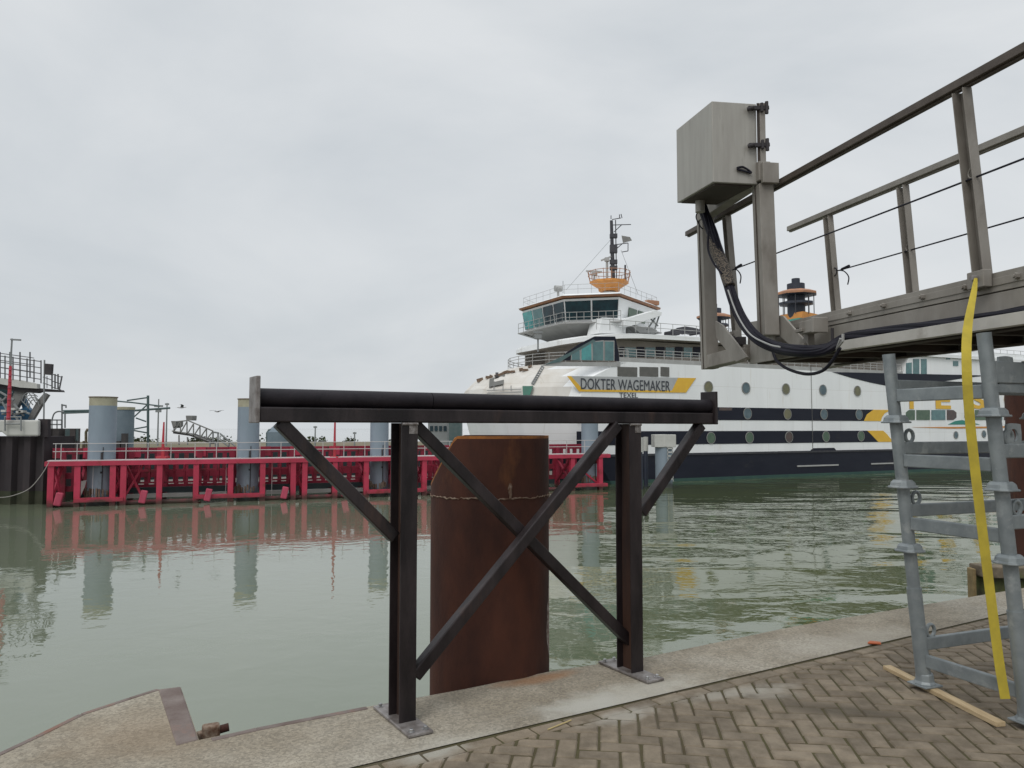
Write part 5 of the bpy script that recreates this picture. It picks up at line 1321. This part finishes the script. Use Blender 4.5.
# ================================================================= GULLS
def gull(px, py, Y, up, yaw, label):
    c = ony(px, py, Y); mb = MB(); Rr = Matrix.Rotation(yaw, 3, 'Z') * .72
    L_ = .42
    prof = [(-.50, .004, .02), (-.42, .05, .015), (-.25, .075, .0), (0, .095, 0), (.2, .085, .01), (.33, .05, .035), (.40, .055, .05), (.46, .045, .05), (.50, .016, .04), (.55, .006, .03)]
    rg = []
    for x, r_, z_ in prof: rg.append([c + Rr @ V((x, r_ * math.cos(2 * math.pi * k / 8), z_ + r_ * math.sin(2 * math.pi * k / 8))) for k in range(8)])
    mb.loft(rg)
    for sg in (-1, 1):
        st_ = [(0.05, .05, .03, .14), (.12, .38, .03 + up * .7, .13), (.02, .72, .03 + up, .09), (-.12, 1.0, .0 + up, .02)]
        r2 = []
        for x, y, z_, ch in st_:
            r2.append([c + Rr @ V((x + ch, sg * y, z_)), c + Rr @ V((x, sg * y, z_ + .02)), c + Rr @ V((x - ch * 1.2, sg * y, z_)), c + Rr @ V((x, sg * y, z_ - .012))])
        mb.loft(r2, 1)
    mb.add([c + Rr @ V((-.45, -.03, .02)), c + Rr @ V((-.68, -.10, .02)), c + Rr @ V((-.70, .10, .02)), c + Rr @ V((-.45, .03, .02)), c + Rr @ V((-.55, 0, .035))], [(0, 1, 4), (1, 2, 4), (2, 3, 4), (3, 0, 4), (0, 3, 2, 1)])
    o = mb.build('gull', ['gull_white', 'gull_grey'], smooth=True); tag(o, label, 'gull', 'gulls flying over the dock')
gull(181.5, 407.5, 62, .30, R(20), 'gull with raised wings flying above the small boarding gantry')
gull(217.5, 411.5, 62, .10, R(70), 'gull gliding with level wings beside the frame-side blue pile')

# ================================================================= LIGHT
w = bpy.data.worlds.new('World'); scene.world = w; w.use_nodes = True
nt = w.node_tree; N = nt.nodes; L = nt.links; bg = N['Background']
SUN_EL, SUN_AZ = R(48), R(205)
sky = N.new('ShaderNodeTexSky'); sky.sky_type = 'NISHITA'; sky.sun_disc = False; sky.sun_elevation = SUN_EL; sky.sun_rotation = SUN_AZ; sky.air_density = 1.2; sky.dust_density = 4
tc = N.new('ShaderNodeTexCoord'); mp = N.new('ShaderNodeMapping'); mp.inputs['Scale'].default_value = (1, 1, 2.6); mp.inputs['Rotation'].default_value = (.2, .1, .6)
L.new(tc.outputs['Generated'], mp.inputs['Vector'])
no = N.new('ShaderNodeTexNoise'); no.inputs['Scale'].default_value = 1.5; no.inputs['Detail'].default_value = 7; no.inputs['Roughness'].default_value = .52; no.inputs['Distortion'].default_value = .5; L.new(mp.outputs[0], no.inputs['Vector'])
cr = N.new('ShaderNodeValToRGB'); L.new(no.outputs['Fac'], cr.inputs['Fac'])
cr.color_ramp.elements[0].position = .36; cr.color_ramp.elements[0].color = (6.0, 6.4, 6.75, 1)
cr.color_ramp.elements[1].position = .64; cr.color_ramp.elements[1].color = (7.5, 7.75, 7.95, 1)
se = N.new('ShaderNodeSeparateXYZ'); L.new(tc.outputs['Generated'], se.inputs[0])
el = N.new('ShaderNodeMapRange'); el.inputs['From Min'].default_value = .52; el.inputs['From Max'].default_value = .95; el.inputs['To Min'].default_value = 1; el.inputs['To Max'].default_value = 1.9; L.new(se.outputs['Z'], el.inputs['Value'])
sc_ = N.new('ShaderNodeVectorMath'); sc_.operation = 'SCALE'; L.new(cr.outputs[0], sc_.inputs[0]); L.new(el.outputs[0], sc_.inputs['Scale'])
mx = N.new('ShaderNodeMix'); mx.data_type = 'RGBA'; mx.inputs['Factor'].default_value = .94
I = [i for i in mx.inputs if i.type == 'RGBA']; L.new(sky.outputs[0], I[0]); L.new(sc_.outputs[0], I[1])
L.new([o for o in mx.outputs if o.type == 'RGBA'][0], bg.inputs['Color']); bg.inputs['Strength'].default_value = .10
sl = bpy.data.lights.new('sun', 'SUN'); sl.energy = 1.0; sl.angle = R(25); sl.color = (1, .97, .93)
so = bpy.data.objects.new('sun', sl); COL.objects.link(so)
dirv = V((math.sin(SUN_AZ) * math.cos(SUN_EL), math.cos(SUN_AZ) * math.cos(SUN_EL), math.sin(SUN_EL)))
so.rotation_euler = dirv.to_track_quat('Z', 'Y').to_euler()
vs_ = scene.view_settings; vs_.view_transform = 'Standard'; vs_.look = 'None'; vs_.gamma = 1; vs_.exposure = 0; vs_.use_curve_mapping = False
scene.cycles.max_bounces = 6
scene.cycles.use_denoising = True
